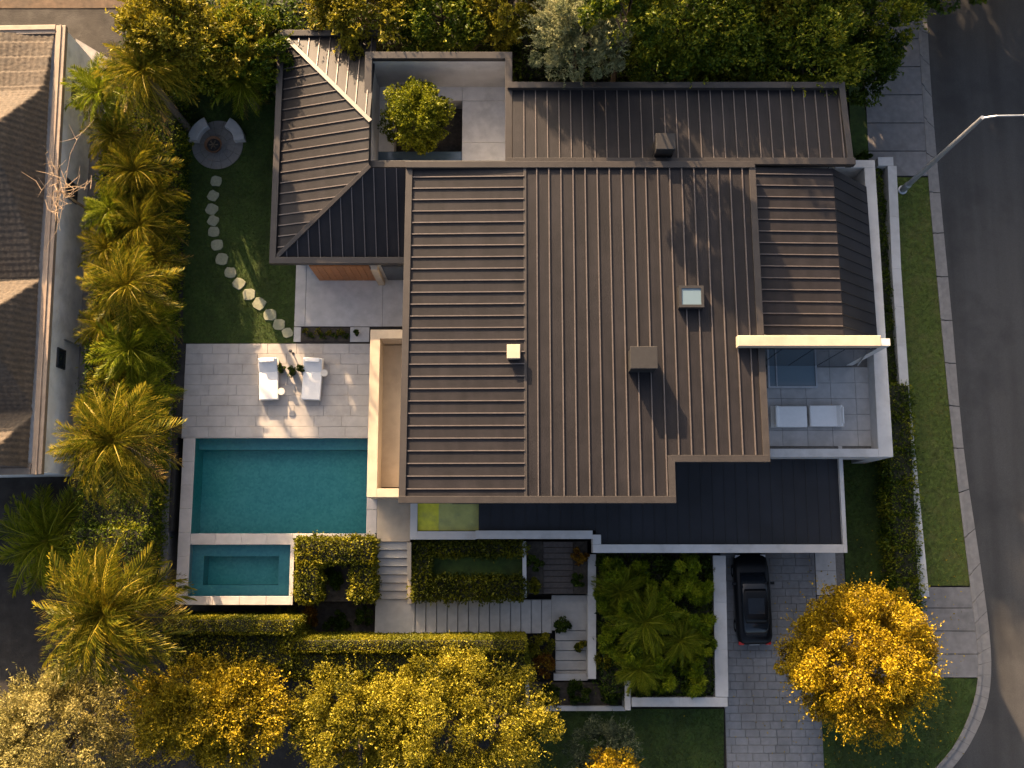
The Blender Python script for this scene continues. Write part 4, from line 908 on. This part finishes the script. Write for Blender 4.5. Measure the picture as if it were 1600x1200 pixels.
gz = zn+.05
for a, b_ in ((nbp(.27, .0, gz), nbp(.27, LN, gz)), (nbp(.55, .27, gz-.003), nbp(9, .27, gz-.003)), (nbp(.55, LN-.2, gz-.003), nbp(9, LN-.2, gz-.003))):
    MB().bar(a, b_, .5, .3).build('gutter', M['gutter'], NB, bevel=.02)
    MB().bar((a[0], a[1], gz+.06), (b_[0], b_[1], gz+.06), .08, .058).build('gutter_lip', M['gutter'], NB)
wq = [nbp(.12, .15, 0)[:2], nbp(.12, LN-.1, 0)[:2], nbp(9, LN-.1, 0)[:2], nbp(9, .15, 0)[:2]]
MB().prism(wq, -.1, zn-.26).build('wall', M['nwall'], NB)
for f_, zz, hh in ((.235, 1.7, .9), (.62, 1.3, 1.3), (.85, 1.5, 1.0)):
    a = nbp(.10, LN*f_, zz+hh); b_ = nbp(.10, LN*f_+1.0, zz+hh); fr_ = MB().bar(a, b_, .12, hh).build('window', M['dark'], NB)
    a = nbp(.03, LN*f_+.06, zz+hh-.05); b_ = nbp(.03, LN*f_+.94, zz+hh-.05); MB().bar(a, b_, .03, hh-.1).build('pane', M['glass'], fr_)
MB().bar(nbp(.1, LN*.30, 1.9), nbp(.1, LN*.30+.06, 1.9), .16, 1.9).build('downpipe', M['galv'], NB)
# neighbour's yard items
struct('neighbour_path', MB().prism(PP([(118, 60), (168, 90), (152, 600), (96, 745), (85, 745), (120, 600)], -.03), -.2, -.03), M['walk'])
yd_ = RC(-60, -30, 262, 12, 0); struct('neighbour_yard', MB().box(yd_[0], yd_[1], -.2, yd_[2], yd_[3]+3, -.02), mat('dry_yard', (0.09, 0.06, 0.038), 0.95, 0.3, 3, 0.5, 20, stain=(0.05, 0.04, 0.03)))

# ================================================================== VEGETATION
# tall clipped hedge wall by the west path
x0 = P(158, 500, 1.2)[0]; x1 = P(266, 500, 1.2)[0]
hedge('tall_hedge', [(x0+(k*-.02), P(0, 160+(k+1)*95, 1)[1], -.05, x1-k*.04, P(0, 160+k*95, 1)[1], 2.1+.3*math.sin(k*2)) for k in range(8)], M['leaf_green'],
      'long dark green hedge along the left garden path behind the palms', dens=210, L=.18, W=.08, seed=21, rough=.16)
def hb(px0, py0, px1, py1, zt, zb): r = RC(px0, py0, px1, py1, zt); return (r[0], r[1], zb, r[2], r[3], zt)
hedge('square_hedge', [hb(462, 842, 584, 880, .75, -.9), hb(462, 878, 497, 940, .75, -.9), hb(549, 878, 584, 938, .45, -.9)], M['leaf_hedge'], 'U shaped clipped hedge with golden tips beside the plunge pool', dens=300, L=.16, W=.09, seed=22, rough=.09)
hedge('box_hedge', [hb(645, 848, 672, 936, -.15, -.9), hb(672, 904, 818, 936, -.2, -.9), hb(672, 848, 818, 868, -.35, -.9)], M['leaf_hedge'], 'leafy green hedge framing the small lawn bed right of the steps', dens=300, L=.18, W=.10, seed=23, rough=.10, tlo=0, thi=.7)
hedge('clipped_hedge', [hb(255, 967, 460, 990, 2.3, ZL)], M['leaf_hedge'], 'flat topped clipped hedge below the plunge pool', dens=430, L=.10, W=.06, seed=24, rough=.03, group=None)
hedge('low_hedge', [hb(262, 991, 458, 1040, 1.85, ZL)], M['leaf_hedge'], 'lower shaggy hedge in front of the plunge pool hedge', dens=260, L=.16, W=.09, seed=25, rough=.13, thi=.9)
hedge('clipped_hedge', [hb(436, 999, 822, 1019, 1.9, ZL)], M['leaf_hedge'], 'long flat topped yellow green hedge below the long steps', dens=450, L=.10, W=.06, seed=26, rough=.03, tlo=.15)
hedge('low_hedge', [hb(444, 1020, 822, 1058, 1.55, ZL)], M['leaf_hedge'], 'lower shaggy hedge in front of the long yellow green hedge', dens=280, L=.15, W=.09, seed=27, rough=.13, thi=.8)
hx = lambda py: 1375+(py-262)*.076
hedge('street_hedge', [hb(1383+(p-600)*.06, p, 1424+(p-600)*.05, p+52, ZL+1.5, ZL) for p in range(600, 910, 51)], M['leaf_green'], 'green street side hedge between the side lawn and boundary wall', dens=230, L=.18, W=.09, seed=28, rough=.15)
hedge('narrow_hedge', [hb(1364+(p-262)*.07, p, 1380+(p-262)*.08, p+56, ZL+1.0, ZL) for p in range(264, 598, 55)], M['leaf_green'], 'narrow dark planting between the balcony parapet and boundary wall', dens=230, L=.16, W=.08, seed=29, rough=.14, thi=.6)
# courtyard tree
tree('courtyard_tree', 650, 178, 4.9, 53, .05, M['leaf_court'], 'round yellow green tree growing in the courtyard opening', n=12000, L=.15, W=.08, seed=1, rzf=1.0, clumps=80, cr=.26, shoots=110, low=-.8, lump=.06)
# golden tree by the drive
tree('golden_tree', 1346, 1032, 4.6, 124, ZL, M['leaf_gold'], 'round golden leaved tree overhanging the driveway and footpath', n=56000, L=.13, W=.08, seed=2, rzf=.85, clumps=190, cr=.17, shoots=200, low=-.75, lump=.08, off=(-.3, -.2))
# bottom row
tree('silver_tree', 85, 1165, 5.0, 128, ZL, M['leaf_olive'], 'pale olive tree in the bottom left corner', n=36000, L=.18, W=.055, seed=3, rzf=.8, clumps=160, cr=.18, shoots=180)
tree('golden_tree', 332, 1112, 5.2, 135, ZL, M['leaf_amber'], 'golden tree below the left clipped hedge', n=38000, L=.14, W=.075, seed=4, rzf=.6, ryf=.62, clumps=190, cr=.17, shoots=200)
tree('yellow_tree', 560, 1128, 4.4, 110, ZL, M['leaf_yelgreen'], 'yellow olive tree at the bottom beside the left golden tree', n=34000, L=.13, W=.07, seed=5, rzf=.8, ryf=.8, clumps=100, cr=.17, shoots=180)
tree('yellow_tree', 720, 1140, 5.4, 150, ZL, M['leaf_yelgreen'], 'largest yellow olive tree at the bottom centre', n=50000, L=.14, W=.07, seed=6, rzf=.75, ryf=.85, clumps=140, cr=.16, shoots=260)
tree('golden_tree', 952, 1238, 3.0, 62, ZL, M['leaf_gold'], 'small golden treetop cut by the bottom edge right of centre', n=7000, L=.15, W=.07, seed=7, shoots=80)
tree('fir_tree', 945, 1185, 1.4, 62, ZL, M['leaf_fir'], 'dull green feathery tree on the front lawn', n=7000, L=.2, W=.05, seed=8, rzf=1.1, clumps=50, cr=.2, shoots=80)
# top row
tops = [(300, 88, 5.4, 66, 'leaf_green', 'green tree at the top left corner of the lawn'), (362, 72, 5.2, 72, 'leaf_yelgreen', 'low green tree directly above the fire pit circle'), (415, 120, 3.6, 36, 'leaf_dark', 'small dark tree in the corner between lawn and west wing'), (258, 40, 8.8, 82, 'leaf_yelgreen', 'bushy yellow green tree above the fire pit'), (395, 72, 4.9, 72, 'leaf_green', 'green tree against the west wing roof corner'),
        (560, 5, 5.6, 88, 'leaf_yelgreen', 'yellow green tree behind the west wing'), (690, 20, 5.0, 84, 'leaf_green', 'green tree behind the courtyard'),
        (790, 0, 5.2, 72, 'leaf_yelgreen', 'small yellow green tree left of the pale grey green tree'),
        (1075, 20, 7.0, 130, 'leaf_green', 'wide spreading green tree behind the north roof'), (1255, 62, 5.9, 105, 'leaf_green', 'bushy green tree behind the right end of the north roof'),
        (985, 2, 10.8, 72, 'leaf_green', 'tall narrow green tree right of the pale grey green tree'), (1190, -60, 7.2, 110, 'leaf_yelgreen', 'yellow green tree at the top edge behind the wide green tree'), (1345, 95, 3.0, 66, 'leaf_dark', 'dark green tree beside the pavement at the top right'),
        (1370, 10, 4.2, 78, 'leaf_green', 'loose green tree leaning over the pavement at the top right')]
for k, (a, b_, zt, rp, ml, lb) in enumerate(tops):
    tree('garden_tree', a, b_, zt, rp, ZG if a < 1300 else ZL, M[ml], lb, n=int(rp*rp*1.5), L=.22, W=.10, seed=30+k, rzf=.8, clumps=int(rp*.8), cr=.19, shoots=int(rp*1.2))
tree('grey_green_tree', 905, 45, 7.6, 82, ZG, M['leaf_grey'], 'pale grey green feathery tree behind the north roof', n=14000, L=.24, W=.06, seed=50, rzf=1.0, clumps=70, cr=.19, shoots=160)
for k, (x_, y_, zt, rr_) in enumerate([(-3, 36, 10.5, 3.6), (2.5, 37, 11.5, 3.8), (8, 36, 11.2, 3.8), (13.5, 37, 10.8, 3.8), (19, 36, 9, 3.8), (24.5, 37, 8.5, 3.8), (15.5, 32, 5, 3.0), (20, 32.5, 5, 3.2), (24.5, 32, 5, 3.2), (29, 33, 6, 3.6), (6, 43, 13.5, 4), (15, 44, 12.5, 4.2), (14, 51, 11.5, 4.5), (19.5, 51, 11, 4.5), (25, 50, 10, 4.5)]):  # unseen trees, added to keep the sun off the street
    tree('garden_tree', 0, 0, zt, 0, ZG if x_ < 14 else ZL, M['leaf_green'], 'unseen green tree beyond the top edge, added to shade the street', n=5000, L=.34, W=.2, seed=70+k, clumps=60, cr=.26, rzf=1.1, low=-.9, group='unseen street-shading trees beyond the top edge', xy=(x_, y_), r=rr_)
hedge('understorey_shrubs', [hb(812, 20, 1330, 122, 1.0, -.05), hb(440, 0, 800, 70, .9, -.05), hb(200, 0, 432, 104, 3.0, -.05)], M['leaf_dark'], 'dense dark shrubs filling the ground under the trees behind the house', 'shrubs', dens=110, L=.26, W=.13, seed=33, rough=.3)
struct('side_strip', MB().prism(PP([(1326, 120), (1344, 120), (1364, 247), (1330, 247)], ZL), ZL-.16, ZL-.02), M['lawn'])
# palms
palm('palm_tree', 175, 690, 6.6, 92, ZG, 'large golden palm at the lower end of the neighbour wall', nf=54, seed=1, lean=(.5, -1.2))
palm('palm_tree', 163, 957, 6.4, 112, ZL, 'largest golden palm left of the plunge pool', nf=58, seed=2, lean=(.5, -1.0))
palm('palm_tree', 75, 845, 1.6, 84, ZL, 'dark shaded palm in the hollow between the two golden palms', FRD, 36, 3)
palm('palm_tree', 225, 112, 7.4, 74, ZG, 'golden green palm at the upper corner of the neighbour house', nf=46, seed=4)
palm('palm_tree', 212, 268, 3.5, 60, ZG, 'palm beside the fire pit on the hedge line', nf=40, seed=5)
palm('palm_tree', 222, 352, 3.3, 60, ZG, 'palm between the fire pit palm and the wide hedge palm', nf=40, seed=6)
palm('palm_tree', 200, 446, 4.4, 72, ZG, 'wide palm on the hedge line level with the stepping stone curve', nf=44, seed=7)
palm('palm_tree', 205, 545, 3.4, 62, ZG, 'darker low palm on the hedge line level with the terrace edge', FRD, 36, 8)
palm('palm_tree', 232, 615, 2.8, 48, ZG, 'small dark palm just above the large golden palm', FRD, 30, 9)
palm('palm_tree', 378, 128, 3.6, 50, ZG, 'dark palm above the fire pit', FRD, 34, 10)
for k, (a, b_, zt, rp, lb) in enumerate([(160, 145, 4.2, 58, 'bushy palm against the top corner of the white neighbour wall'), (180, 215, 3.4, 50, 'small palm on the wall side above the bare twigs'), (245, 310, 2.9, 44, 'small palm on the lawn side of the hedge line below the fire pit'),
        (175, 330, 3.2, 46, 'small palm on the wall side level with the bare twigs'), (240, 405, 3.0, 46, 'small palm on the lawn side of the hedge line beside the middle stepping stones'), (170, 390, 3.0, 46, 'small palm on the wall side above the wide palm'),
        (240, 500, 2.8, 46, 'small palm on the lawn side of the hedge line just above the terrace'), (165, 510, 2.9, 46, 'small palm against the neighbour wall below the wide palm'), (185, 585, 2.6, 44, 'small palm tucked above the large golden palm')]):
    palm('palm_tree', a, b_, zt, rp, ZG, lb, FR if k % 3 else FRD, 34, 40+k, trunk_r=.09)
# planter planting
for k, (a, b_, zt, rp, lb) in enumerate([(1006, 972, .8, 54, 'tallest green palm in the middle of the large planter'), (1062, 1000, .3, 40, 'palm at the right side of the large planter by the drive'), (998, 1045, .3, 40, 'yellowish palm at the lower left of the large planter'), (968, 925, .2, 40, 'palm at the upper left of the large planter')]):
    palm('planter_palm', a, b_, zt, rp, -1.7, lb, FRD, 30+k, 11+k, trunk_r=.08)
for k, (a, b_, r_, h_, lb) in enumerate([(960, 905, .75, 2.0, 'feathery bamboo clump in the upper left of the large planter'), (975, 960, .7, 2.3, 'feathery bamboo clump left of the middle palm'), (1030, 930, .75, 2.2, 'feathery bamboo clump above right of the middle palm'), (1070, 925, .7, 1.8, 'feathery bamboo clump near the upper right drive wall'),
        (1090, 975, .7, 1.8, 'feathery bamboo clump against the drive wall'), (1045, 965, .7, 2.4, 'feathery bamboo clump right beside the middle palm'), (955, 1000, .6, 2.0, 'feathery bamboo clump beside the short steps wall'), (980, 1020, .7, 2.2, 'feathery bamboo clump below left of the middle palm'),
        (1035, 1030, .7, 2.0, 'feathery bamboo clump below right of the middle palm'), (1085, 1040, .6, 1.7, 'feathery bamboo clump at the lower right drive wall'), (1000, 900, .6, 1.6, 'feathery bamboo clump at the top middle of the large planter'), (1072, 890, .7, 1.8, 'feathery bamboo clump in the upper right corner of the large planter'), (1100, 925, .55, 1.6, 'narrow bamboo clump high along the drive wall'), (1100, 1012, .6, 1.6, 'narrow bamboo clump low along the drive wall'), (1040, 1068, .6, 1.5, 'short bamboo clump against the bottom wall of the large planter'), (1092, 1072, .55, 1.4, 'short bamboo clump in the lower right corner of the large planter'), (948, 942, .55, 1.9, 'narrow bamboo clump against the wall beside the stair landing')]):
    shrub('bamboo_clump', *P(a, b_, -.1), -1.7, r_*1.15, h_*1.2, M['leaf_bamboo'], lb, 'bamboo', 3400, 60+k, None, .34, .07)
for k, (a, b_, r, ml, lb) in enumerate([(945, 880, .6, 'leaf_dark', 'dark shrub in the top left corner of the large planter'), (1040, 885, .8, 'leaf_dark', 'dark shrub at the top middle of the large planter'),
        (1100, 890, .7, 'leaf_dark', 'dark shrub in the top right corner of the large planter'), (1100, 985, .7, 'leaf_hedge', 'green shrub against the driveway side wall of the large planter'),
        (1010, 1070, .7, 'leaf_dark', 'dark shrub near the lower left corner of the large planter'), (1085, 1075, .7, 'leaf_dark', 'dark shrub in the lower right corner of the large planter'), (945, 1030, .55, 'leaf_hedge', 'green shrub beside the short steps inside the large planter')]):
    shrub('shrub', *P(a, b_, -1.4), -1.7, r, .9, M[ml], lb, n=1800, seed=k)
for k, (a, b_, r, z, h, ml, lb) in enumerate([(845, 1010, .75, ZL, 1.5, 'leaf_hedge', 'leafy shrub at the right end of the long hedge'), (848, 1042, .7, ZL, 1.2, 'leaf_red', 'reddish shrub left of the short steps'),
        (878, 975, .5, ZL+.4, .9, 'leaf_dark', 'small shrub growing over the lower landing'), (908, 1010, .4, ZL+.2, 1.0, 'leaf_hedge', 'shrub spilling over the right of the short steps'),
        (834, 880, .45, -1.3, .8, 'leaf_dark', 'dark shrub left side of the dark decked bed'), (836, 915, .4, -1.3, .7, 'leaf_hedge', 'small shrub at the lower left of the dark decked bed'), (906, 870, .4, -1.3, .6, 'leaf_red', 'reddish shrub at the upper right of the dark decked bed'), (905, 908, .4, -1.3, .7, 'leaf_dark', 'dark shrub at the lower right of the dark decked bed'),
        (480, 965, .6, -1.9, 1.6, 'leaf_red', 'red leaved climber under the U shaped hedge'), (568, 962, .5, -1.9, 1.0, 'leaf_dark', 'dark shrub left of the stair landing'), (520, 905, .6, -.9, .5, 'leaf_dark', 'low dark plant inside the U shaped hedge'),
        (525, 975, .7, -1.9, .5, 'leaf_dark', 'low dark plant below the U shaped hedge'), (855, 1082, .6, -2.45, .7, 'leaf_dark', 'dark shrub at the left of the lowest bed'), (905, 1085, .65, -2.45, .7, 'leaf_dark', 'dark shrub in the middle of the lowest bed'), (955, 1083, .6, -2.45, .8, 'leaf_dark', 'dark shrub at the right of the lowest bed'),
        (448, 955, .5, -2.0, 1.0, 'leaf_hedge', 'small shrub under the corner of the plunge pool'), (1350, 250, .6, ZL, .8, 'leaf_dark', 'small dark plant beside the north end of the boundary wall')]):
    shrub('shrub', *P(a, b_, z+h*.5), z, r, h, M[ml], lb, n=int(2200*r), seed=20+k)
# bare tree over the neighbour's roof
bt = empty('bare_tree', (*P(140, 330, 0), 0), 'leafless pale twiggy tree reaching over the neighbour roof', 'tree'); bb = MB(); rn_ = random.Random(5)
bx0 = Vector((*P(140, 330, 0), 0)); cr_ = Vector((*P(92, 298, 5.4), 5.4)); bb.tube([bx0, bx0.lerp(cr_, .6)+Vector((0, 0, .6)), cr_], [.08, .05, .035], 6)
bb.build('trunk', M['twig'], bt); bb = MB()
for i in range(75):
    s = bx0.lerp(cr_, rn_.uniform(.8, 1)) if i < 14 else Vector(tips[rn_.randrange(len(tips))])
    if i == 0: tips = []
    e = s+Vector((rn_.gauss(0, .55), rn_.gauss(0, .7), rn_.uniform(-.15, .45))); m_ = (s+e)/2+Vector((rn_.gauss(0, .12), rn_.gauss(0, .12), rn_.gauss(0, .1)))
    tips += [tuple(m_), tuple(e)]; bb.tube([s, m_, e], [.015, .011, .006], 4)
bb.build('twigs', M['twig'], bt)

# ================================================================== FURNITURE
def lounger(px, py, z, rot, label, name='sun_lounger', L=2.25, Wd=1.05, cat='sun lounger', group=None, back=.75, angle=22):
    cx, cy = P(px, py, z+.3); root = empty(name, (cx, cy, z), label, cat, group); root.rotation_euler = (0, 0, rot); WL[root.name] = Vector((0, 0, 0))
    f = MB(); f.box(-Wd/2+.02, -L/2, .18, Wd/2-.02, L/2, .24); f.build('frame', M['wicker'], root)
    for sx in (-1, 1):
        for sy in (-1, 1): MB().box(sx*(Wd/2-.09)-.03, sy*(L/2-.1)-.03, 0, sx*(Wd/2-.09)+.03, sy*(L/2-.1)+.03, .18).build('leg', M['wicker'], root)
    o = MB().box(-Wd/2+.03, -L/2+.02, .242, Wd/2-.03, L/2-back, .38).build('mattress', M['fabric'], root, bevel=.045)
    b_ = MB(); a = R_(angle); c, s = math.cos(a)*back, math.sin(a)*back; y0 = L/2-back+.01; th = .14
    v = [(-Wd/2+.03, y0, .242), (Wd/2-.03, y0, .242), (Wd/2-.03, y0+c, .242+s), (-Wd/2+.03, y0+c, .242+s)]
    v += [(x_, y_-math.sin(a)*th, z_+math.cos(a)*th) for x_, y_, z_ in v]
    b_.add(v, [(3, 2, 1, 0), (4, 5, 6, 7), (0, 1, 5, 4), (1, 2, 6, 5), (2, 3, 7, 6), (3, 0, 4, 7)]); b_.build('backrest', M['fabric'], root, bevel=.045)
    pl = MB().box(-Wd/2+.14, y0+c*.62, .242+s*.7+.15, Wd/2-.14, y0+c*.97, .242+s*.9+.22).build('pillow', M['fabric'], root, bevel=.04)
    return root
lounger(420, 592, 0, R_(2.5), 'white chaise lounger nearer the lawn, left of the small pots', group='white loungers on the pool terrace')
lounger(488, 592, 0, R_(-2.5), 'white chaise lounger right of the small pots on the pool terrace', group='white loungers on the pool terrace')
lounger(1233, 651, .5, R_(90), 'white daybed nearer the roof edge on the east balcony', 'daybed', 1.85, 1.15, 'daybed', 'white daybeds on the east balcony', .35, 55)
lounger(1292, 650, .5, R_(-90), 'white daybed nearer the parapet on the east balcony', 'daybed', 1.8, 1.15, 'daybed', 'white daybeds on the east balcony', .35, 55)
def sidetable(px, py, label):
    cx, cy = P(px, py, .35); r = empty('side_table', (cx, cy, 0), label, 'table', 'small tables by the loungers')
    MB().lathe(cx, cy, [(0, .40), (.18, .40), (.19, .42), (.18, .44), (0, .44)], 20).build('table_top', M['wicker'], r); MB().lathe(cx, cy, [(0, 0), (.13, 0), (.12, .02), (.03, .04), (.03, .398)], 14).build('stand', M['wicker'], r)
sidetable(440, 612, 'small round table right of the left lounger'); sidetable(507, 583, 'small round table right of the right lounger')
def pot(px, py, r, label, ml='leaf_dark', group='potted plants between the loungers', z=0.0, h=.3):
    cx, cy = P(px, py, z+.2); o = empty('potted_plant', (cx, cy, z), label, 'potted plant', group)
    MB().lathe(cx, cy, [(0, 0), (r*.6, 0), (r*.85, h*.9), (r*.9, h), (r*.7, h), (r*.65, h*.85), (0, h*.85)], 16).build('pot', M['dark'], o)
    rng = np.random.default_rng(int(px)); p, q, t = crown_pts(cx, cy, z+h+.15, r*1.1, r*1.1, .25, 420, rng, 9, .4, .1, -.4); v, f, tn = leaves(p, q, .12, .05, rng, .5, t); mesh_np('foliage', v, f, tn, M[ml], o)
pot(458, 582, .22, 'potted plant standing midway between the two loungers'); pot(441, 577, .19, 'potted plant against the left lounger'); pot(471, 577, .17, 'potted plant against the right lounger')
pot(557, 521, .13, 'tiny potted plant on the slab beside the narrow bed', group=None, h=.15)
gl = empty('garden_light', (*P(458, 552), 0), 'slim dark bollard light at the terrace edge by the lawn', 'garden light'); gx, gy = P(458, 552)
MB().lathe(gx, gy, [(.07, 0), (.07, .03), (.03, .05), (.03, .6)], 10).build('post', M['dark'], gl); MB().lathe(gx, gy, [(.03, .6), (.09, .62), (.09, .68), (0, .70)], 12).build('cap', M['dark'], gl)
# outdoor hot tub / glass topped table on balcony
tb_ = RC(1200, 567, 1277, 606, .9); ht = empty('outdoor_table', ((tb_[0]+tb_[2])/2, (tb_[1]+tb_[3])/2, .5), 'dark framed glass topped outdoor table on the east balcony', 'table')
fr = MB(); 
for r in ((tb_[0], tb_[1], tb_[2], tb_[1]+.09), (tb_[0], tb_[3]-.09, tb_[2], tb_[3]), (tb_[0], tb_[1]+.09, tb_[0]+.09, tb_[3]-.09), (tb_[2]-.09, tb_[1]+.09, tb_[2], tb_[3]-.09), (tb_[0]+.42, tb_[1]+.09, tb_[0]+.48, tb_[3]-.09)): fr.box(r[0], r[1], .84, r[2], r[3], .9)
fr.build('table_frame', M['galv'], ht); MB().box(tb_[0]+.05, tb_[1]+.05, .80, tb_[2]-.05, tb_[3]-.05, .839).build('glass_top', M['skyglass'], ht)
for sx in (tb_[0]+.05, tb_[2]-.11):
    for sy in (tb_[1]+.05, tb_[3]-.11): MB().box(sx, sy, .5, sx+.06, sy+.06, .80).build('leg', M['dark'], ht)
rb = RC(645, 992, 672, 999, -1.1); sg = MB().box(rb[0], rb[1], ZL, rb[2], rb[3], -1.0).build('stone_box', M['redbrick']); tag(sg, 'small dull red box at the corner of the stair landing', 'box')

# street lamp
lx, ly = P(1410, 297, ZL); tx, ty = P(1535, 182, ZL+9.2)
lampo = empty('street_lamp', (lx, ly, ZL), 'tall galvanised street lamp standing on the verge and reaching over the road', 'street lamp')
hp = 9.0
# find the height at which a plumb pole meets the photographed top
best = min(((Vector(P(1535, 182, ZL+h/10))-Vector((lx, ly))).length, h/10) for h in range(50, 120)); hp = best[1]
MB().tube([(lx, ly, ZL), (lx, ly, ZL+.9), (lx, ly, ZL+.95), (lx, ly, ZL+hp)], [.19, .19, .155, .095], 12).build('pole', M['galv'], lampo, smooth=False)
MB().lathe(lx, ly, [(0, ZL), (.26, ZL), (.26, ZL+.05), (.16, ZL+.08)], 16).build('base_plate', M['galv'], lampo)
hx_, hy_ = P(1606, 179, ZL+hp+.5)
MB().tube([(lx, ly, ZL+hp-.1), (lx+(hx_-lx)*.3, ly+(hy_-ly)*.3, ZL+hp+.22), (hx_, hy_, ZL+hp+.42)], [.05, .045, .035], 8).build('arm', M['galv'], lampo)
d = Vector((hx_-lx, hy_-ly, 0)).normalized(); n_ = Vector((-d.y, d.x, 0)); hb_ = MB(); v = []
for s_, ww, zt in ((-.15, .06, .0), (.15, .17, .03), (.6, .16, .03), (.75, .08, 0)):
    c_ = Vector((hx_, hy_, ZL+hp+.42))+d*s_; v += [c_-n_*ww+Vector((0, 0, -.06)), c_+n_*ww+Vector((0, 0, -.06)), c_+n_*ww*.7+Vector((0, 0, .05+zt)), c_-n_*ww*.7+Vector((0, 0, .05+zt))]
fcs = [(0, 3, 2, 1)]+[(i*4+k, i*4+(k+1) % 4, i*4+4+(k+1) % 4, i*4+4+k) for i in range(3) for k in range(4)]+[(12, 13, 14, 15)]
hb_.add(v, fcs).build('lamp_head', M['galv'], lampo)

# car
def car(px, py, rot, label):
    cx, cy = P(px, py, ZL+.7); root = empty('parked_car', (cx, cy, ZL+.005), label, 'car'); WL[root.name] = Vector((0, 0, 0)); root.rotation_euler = (0, 0, rot)
    L, Wd = 4.75, 1.86
    def loft(secs, name, m, par, cap=True, nseg=20):   # secs: (y, halfwidth, zbottom, ztop, expo)
        V, F = [], []
        for (y, hw, zb, zt, ex) in secs:
            for k in range(nseg):
                a = 2*math.pi*k/nseg; ca, sa = math.cos(a), math.sin(a); V.append((hw*math.copysign(abs(ca)**ex, ca), y, (zb+zt)/2+(zt-zb)/2*math.copysign(abs(sa)**ex, sa)))
        for i in range(len(secs)-1):
            for k in range(nseg): F.append((i*nseg+k, i*nseg+(k+1) % nseg, (i+1)*nseg+(k+1) % nseg, (i+1)*nseg+k))
        F += [tuple(range(nseg))[::-1], tuple(range((len(secs)-1)*nseg, len(secs)*nseg))]
        b = MB(); b.add(V, F); return b.build(name, m, par, smooth=True)
    body = loft([(-2.37, .55, .34, .62, .55), (-2.33, .72, .25, .82, .5), (-2.2, .84, .2, .96, .45), (-1.9, .91, .18, 1.02, .42), (-1.3, .925, .18, 1.03, .42), (0, .925, .17, 1.0, .42), (1.0, .925, .18, .97, .42), (1.6, .91, .18, .90, .42), (2.1, .84, .2, .80, .45), (2.3, .70, .25, .68, .5), (2.38, .50, .32, .56, .55)], 'body', M['paint'], root)
    loft([(-1.95, .55, .9, 1.02, .5), (-1.45, .68, .9, 1.27, .5), (-.9, .70, .9, 1.42, .5), (.1, .70, .9, 1.43, .5), (.75, .69, .9, 1.28, .5), (1.35, .66, .88, .98, .5)], 'windows', M['carglass'], root)
    rf = loft([(-1.22, .54, 1.28, 1.36, .6), (-.95, .62, 1.33, 1.43, .5), (-.2, .64, 1.34, 1.455, .5), (.35, .61, 1.32, 1.42, .5), (.52, .54, 1.27, 1.37, .6)], 'roof', M['paint'], root)
    MB().box(-.42, -.75, 1.445, .42, .05, 1.458).build('sunroof', M['carglass'], rf)
    for sx in (-1, 1):
        for sy in (-1.42, 1.42):
            w_ = MB(); V = []; prof = [(.20, -.11), (.31, -.11), (.33, -.08), (.33, .08), (.31, .11), (.20, .11)]
            n = 20
            for r_, o_x in prof:
                for k in range(n): V.append((sx*.82+o_x, sy+r_*math.cos(2*math.pi*k/n), .33+r_*math.sin(2*math.pi*k/n)))
            w_.add(V, [(i*n+k, i*n+(k+1) % n, (i+1)*n+(k+1) % n, (i+1)*n+k) for i in range(5) for k in range(n)]); wo = w_.build('wheel', M['tyre'], root)
            r2_ = MB(); r2_.tube([(sx*.82-.09, sy, .33), (sx*.82+.09, sy, .33)], .2, 14); ro = r2_.build('rim', M['galv'], wo)
            ro.location = ro.location  # rim shares the wheel's centre
        MB().cbox(sx*.70-.16, -2.37, .62, sx*.70+.12, -2.20, .80, .02).build('tail_light', M['redlamp'], root, bevel=.02)
        MB().cbox(sx*.66-.16, 2.08, .58, sx*.66+.14, 2.27, .70, .02).build('headlight', M['clearlamp'], root, bevel=.02)
        MB().cbox(sx*1.0-.1, .72, .95, sx*1.0+.1, .86, 1.08, .02).build('wing_mirror', M['paint'], root, bevel=.02)
    MB().box(-.26, -2.40, .48, .26, -2.375, .60).build('number_plate', M['fabric'], root)
    return root
car(1176, 935, R_(1.0), 'black saloon car parked on the driveway beside the planter wall')

# fallen leaves under the golden tree
rng = np.random.default_rng(91); gxy = P(1346, 1040, ZL); n = 900
pp_ = np.zeros((n, 3)); pp_[:, 0] = gxy[0]+rng.normal(0, 3.4, n); pp_[:, 1] = gxy[1]+rng.normal(-.5, 3.2, n); pp_[:, 2] = ZL+.03
keep = pp_[:, 0] < P(1510, 1040, ZL)[0]; pp_ = pp_[keep]
oo = rng.normal(0, 1, pp_.shape); oo[:, 2] = 0
v, f, tn = leaves(pp_, oo, .11, .08, rng, 0, None, .2); v[:, 2] = ZL+.03+rng.uniform(0, .02, len(v))
tag(mesh_np('fallen_leaves', v, f, tn, M['leaf_gold']), 'scattered yellow leaves on the drive and grass around the golden tree', 'leaves', kind='stuff')
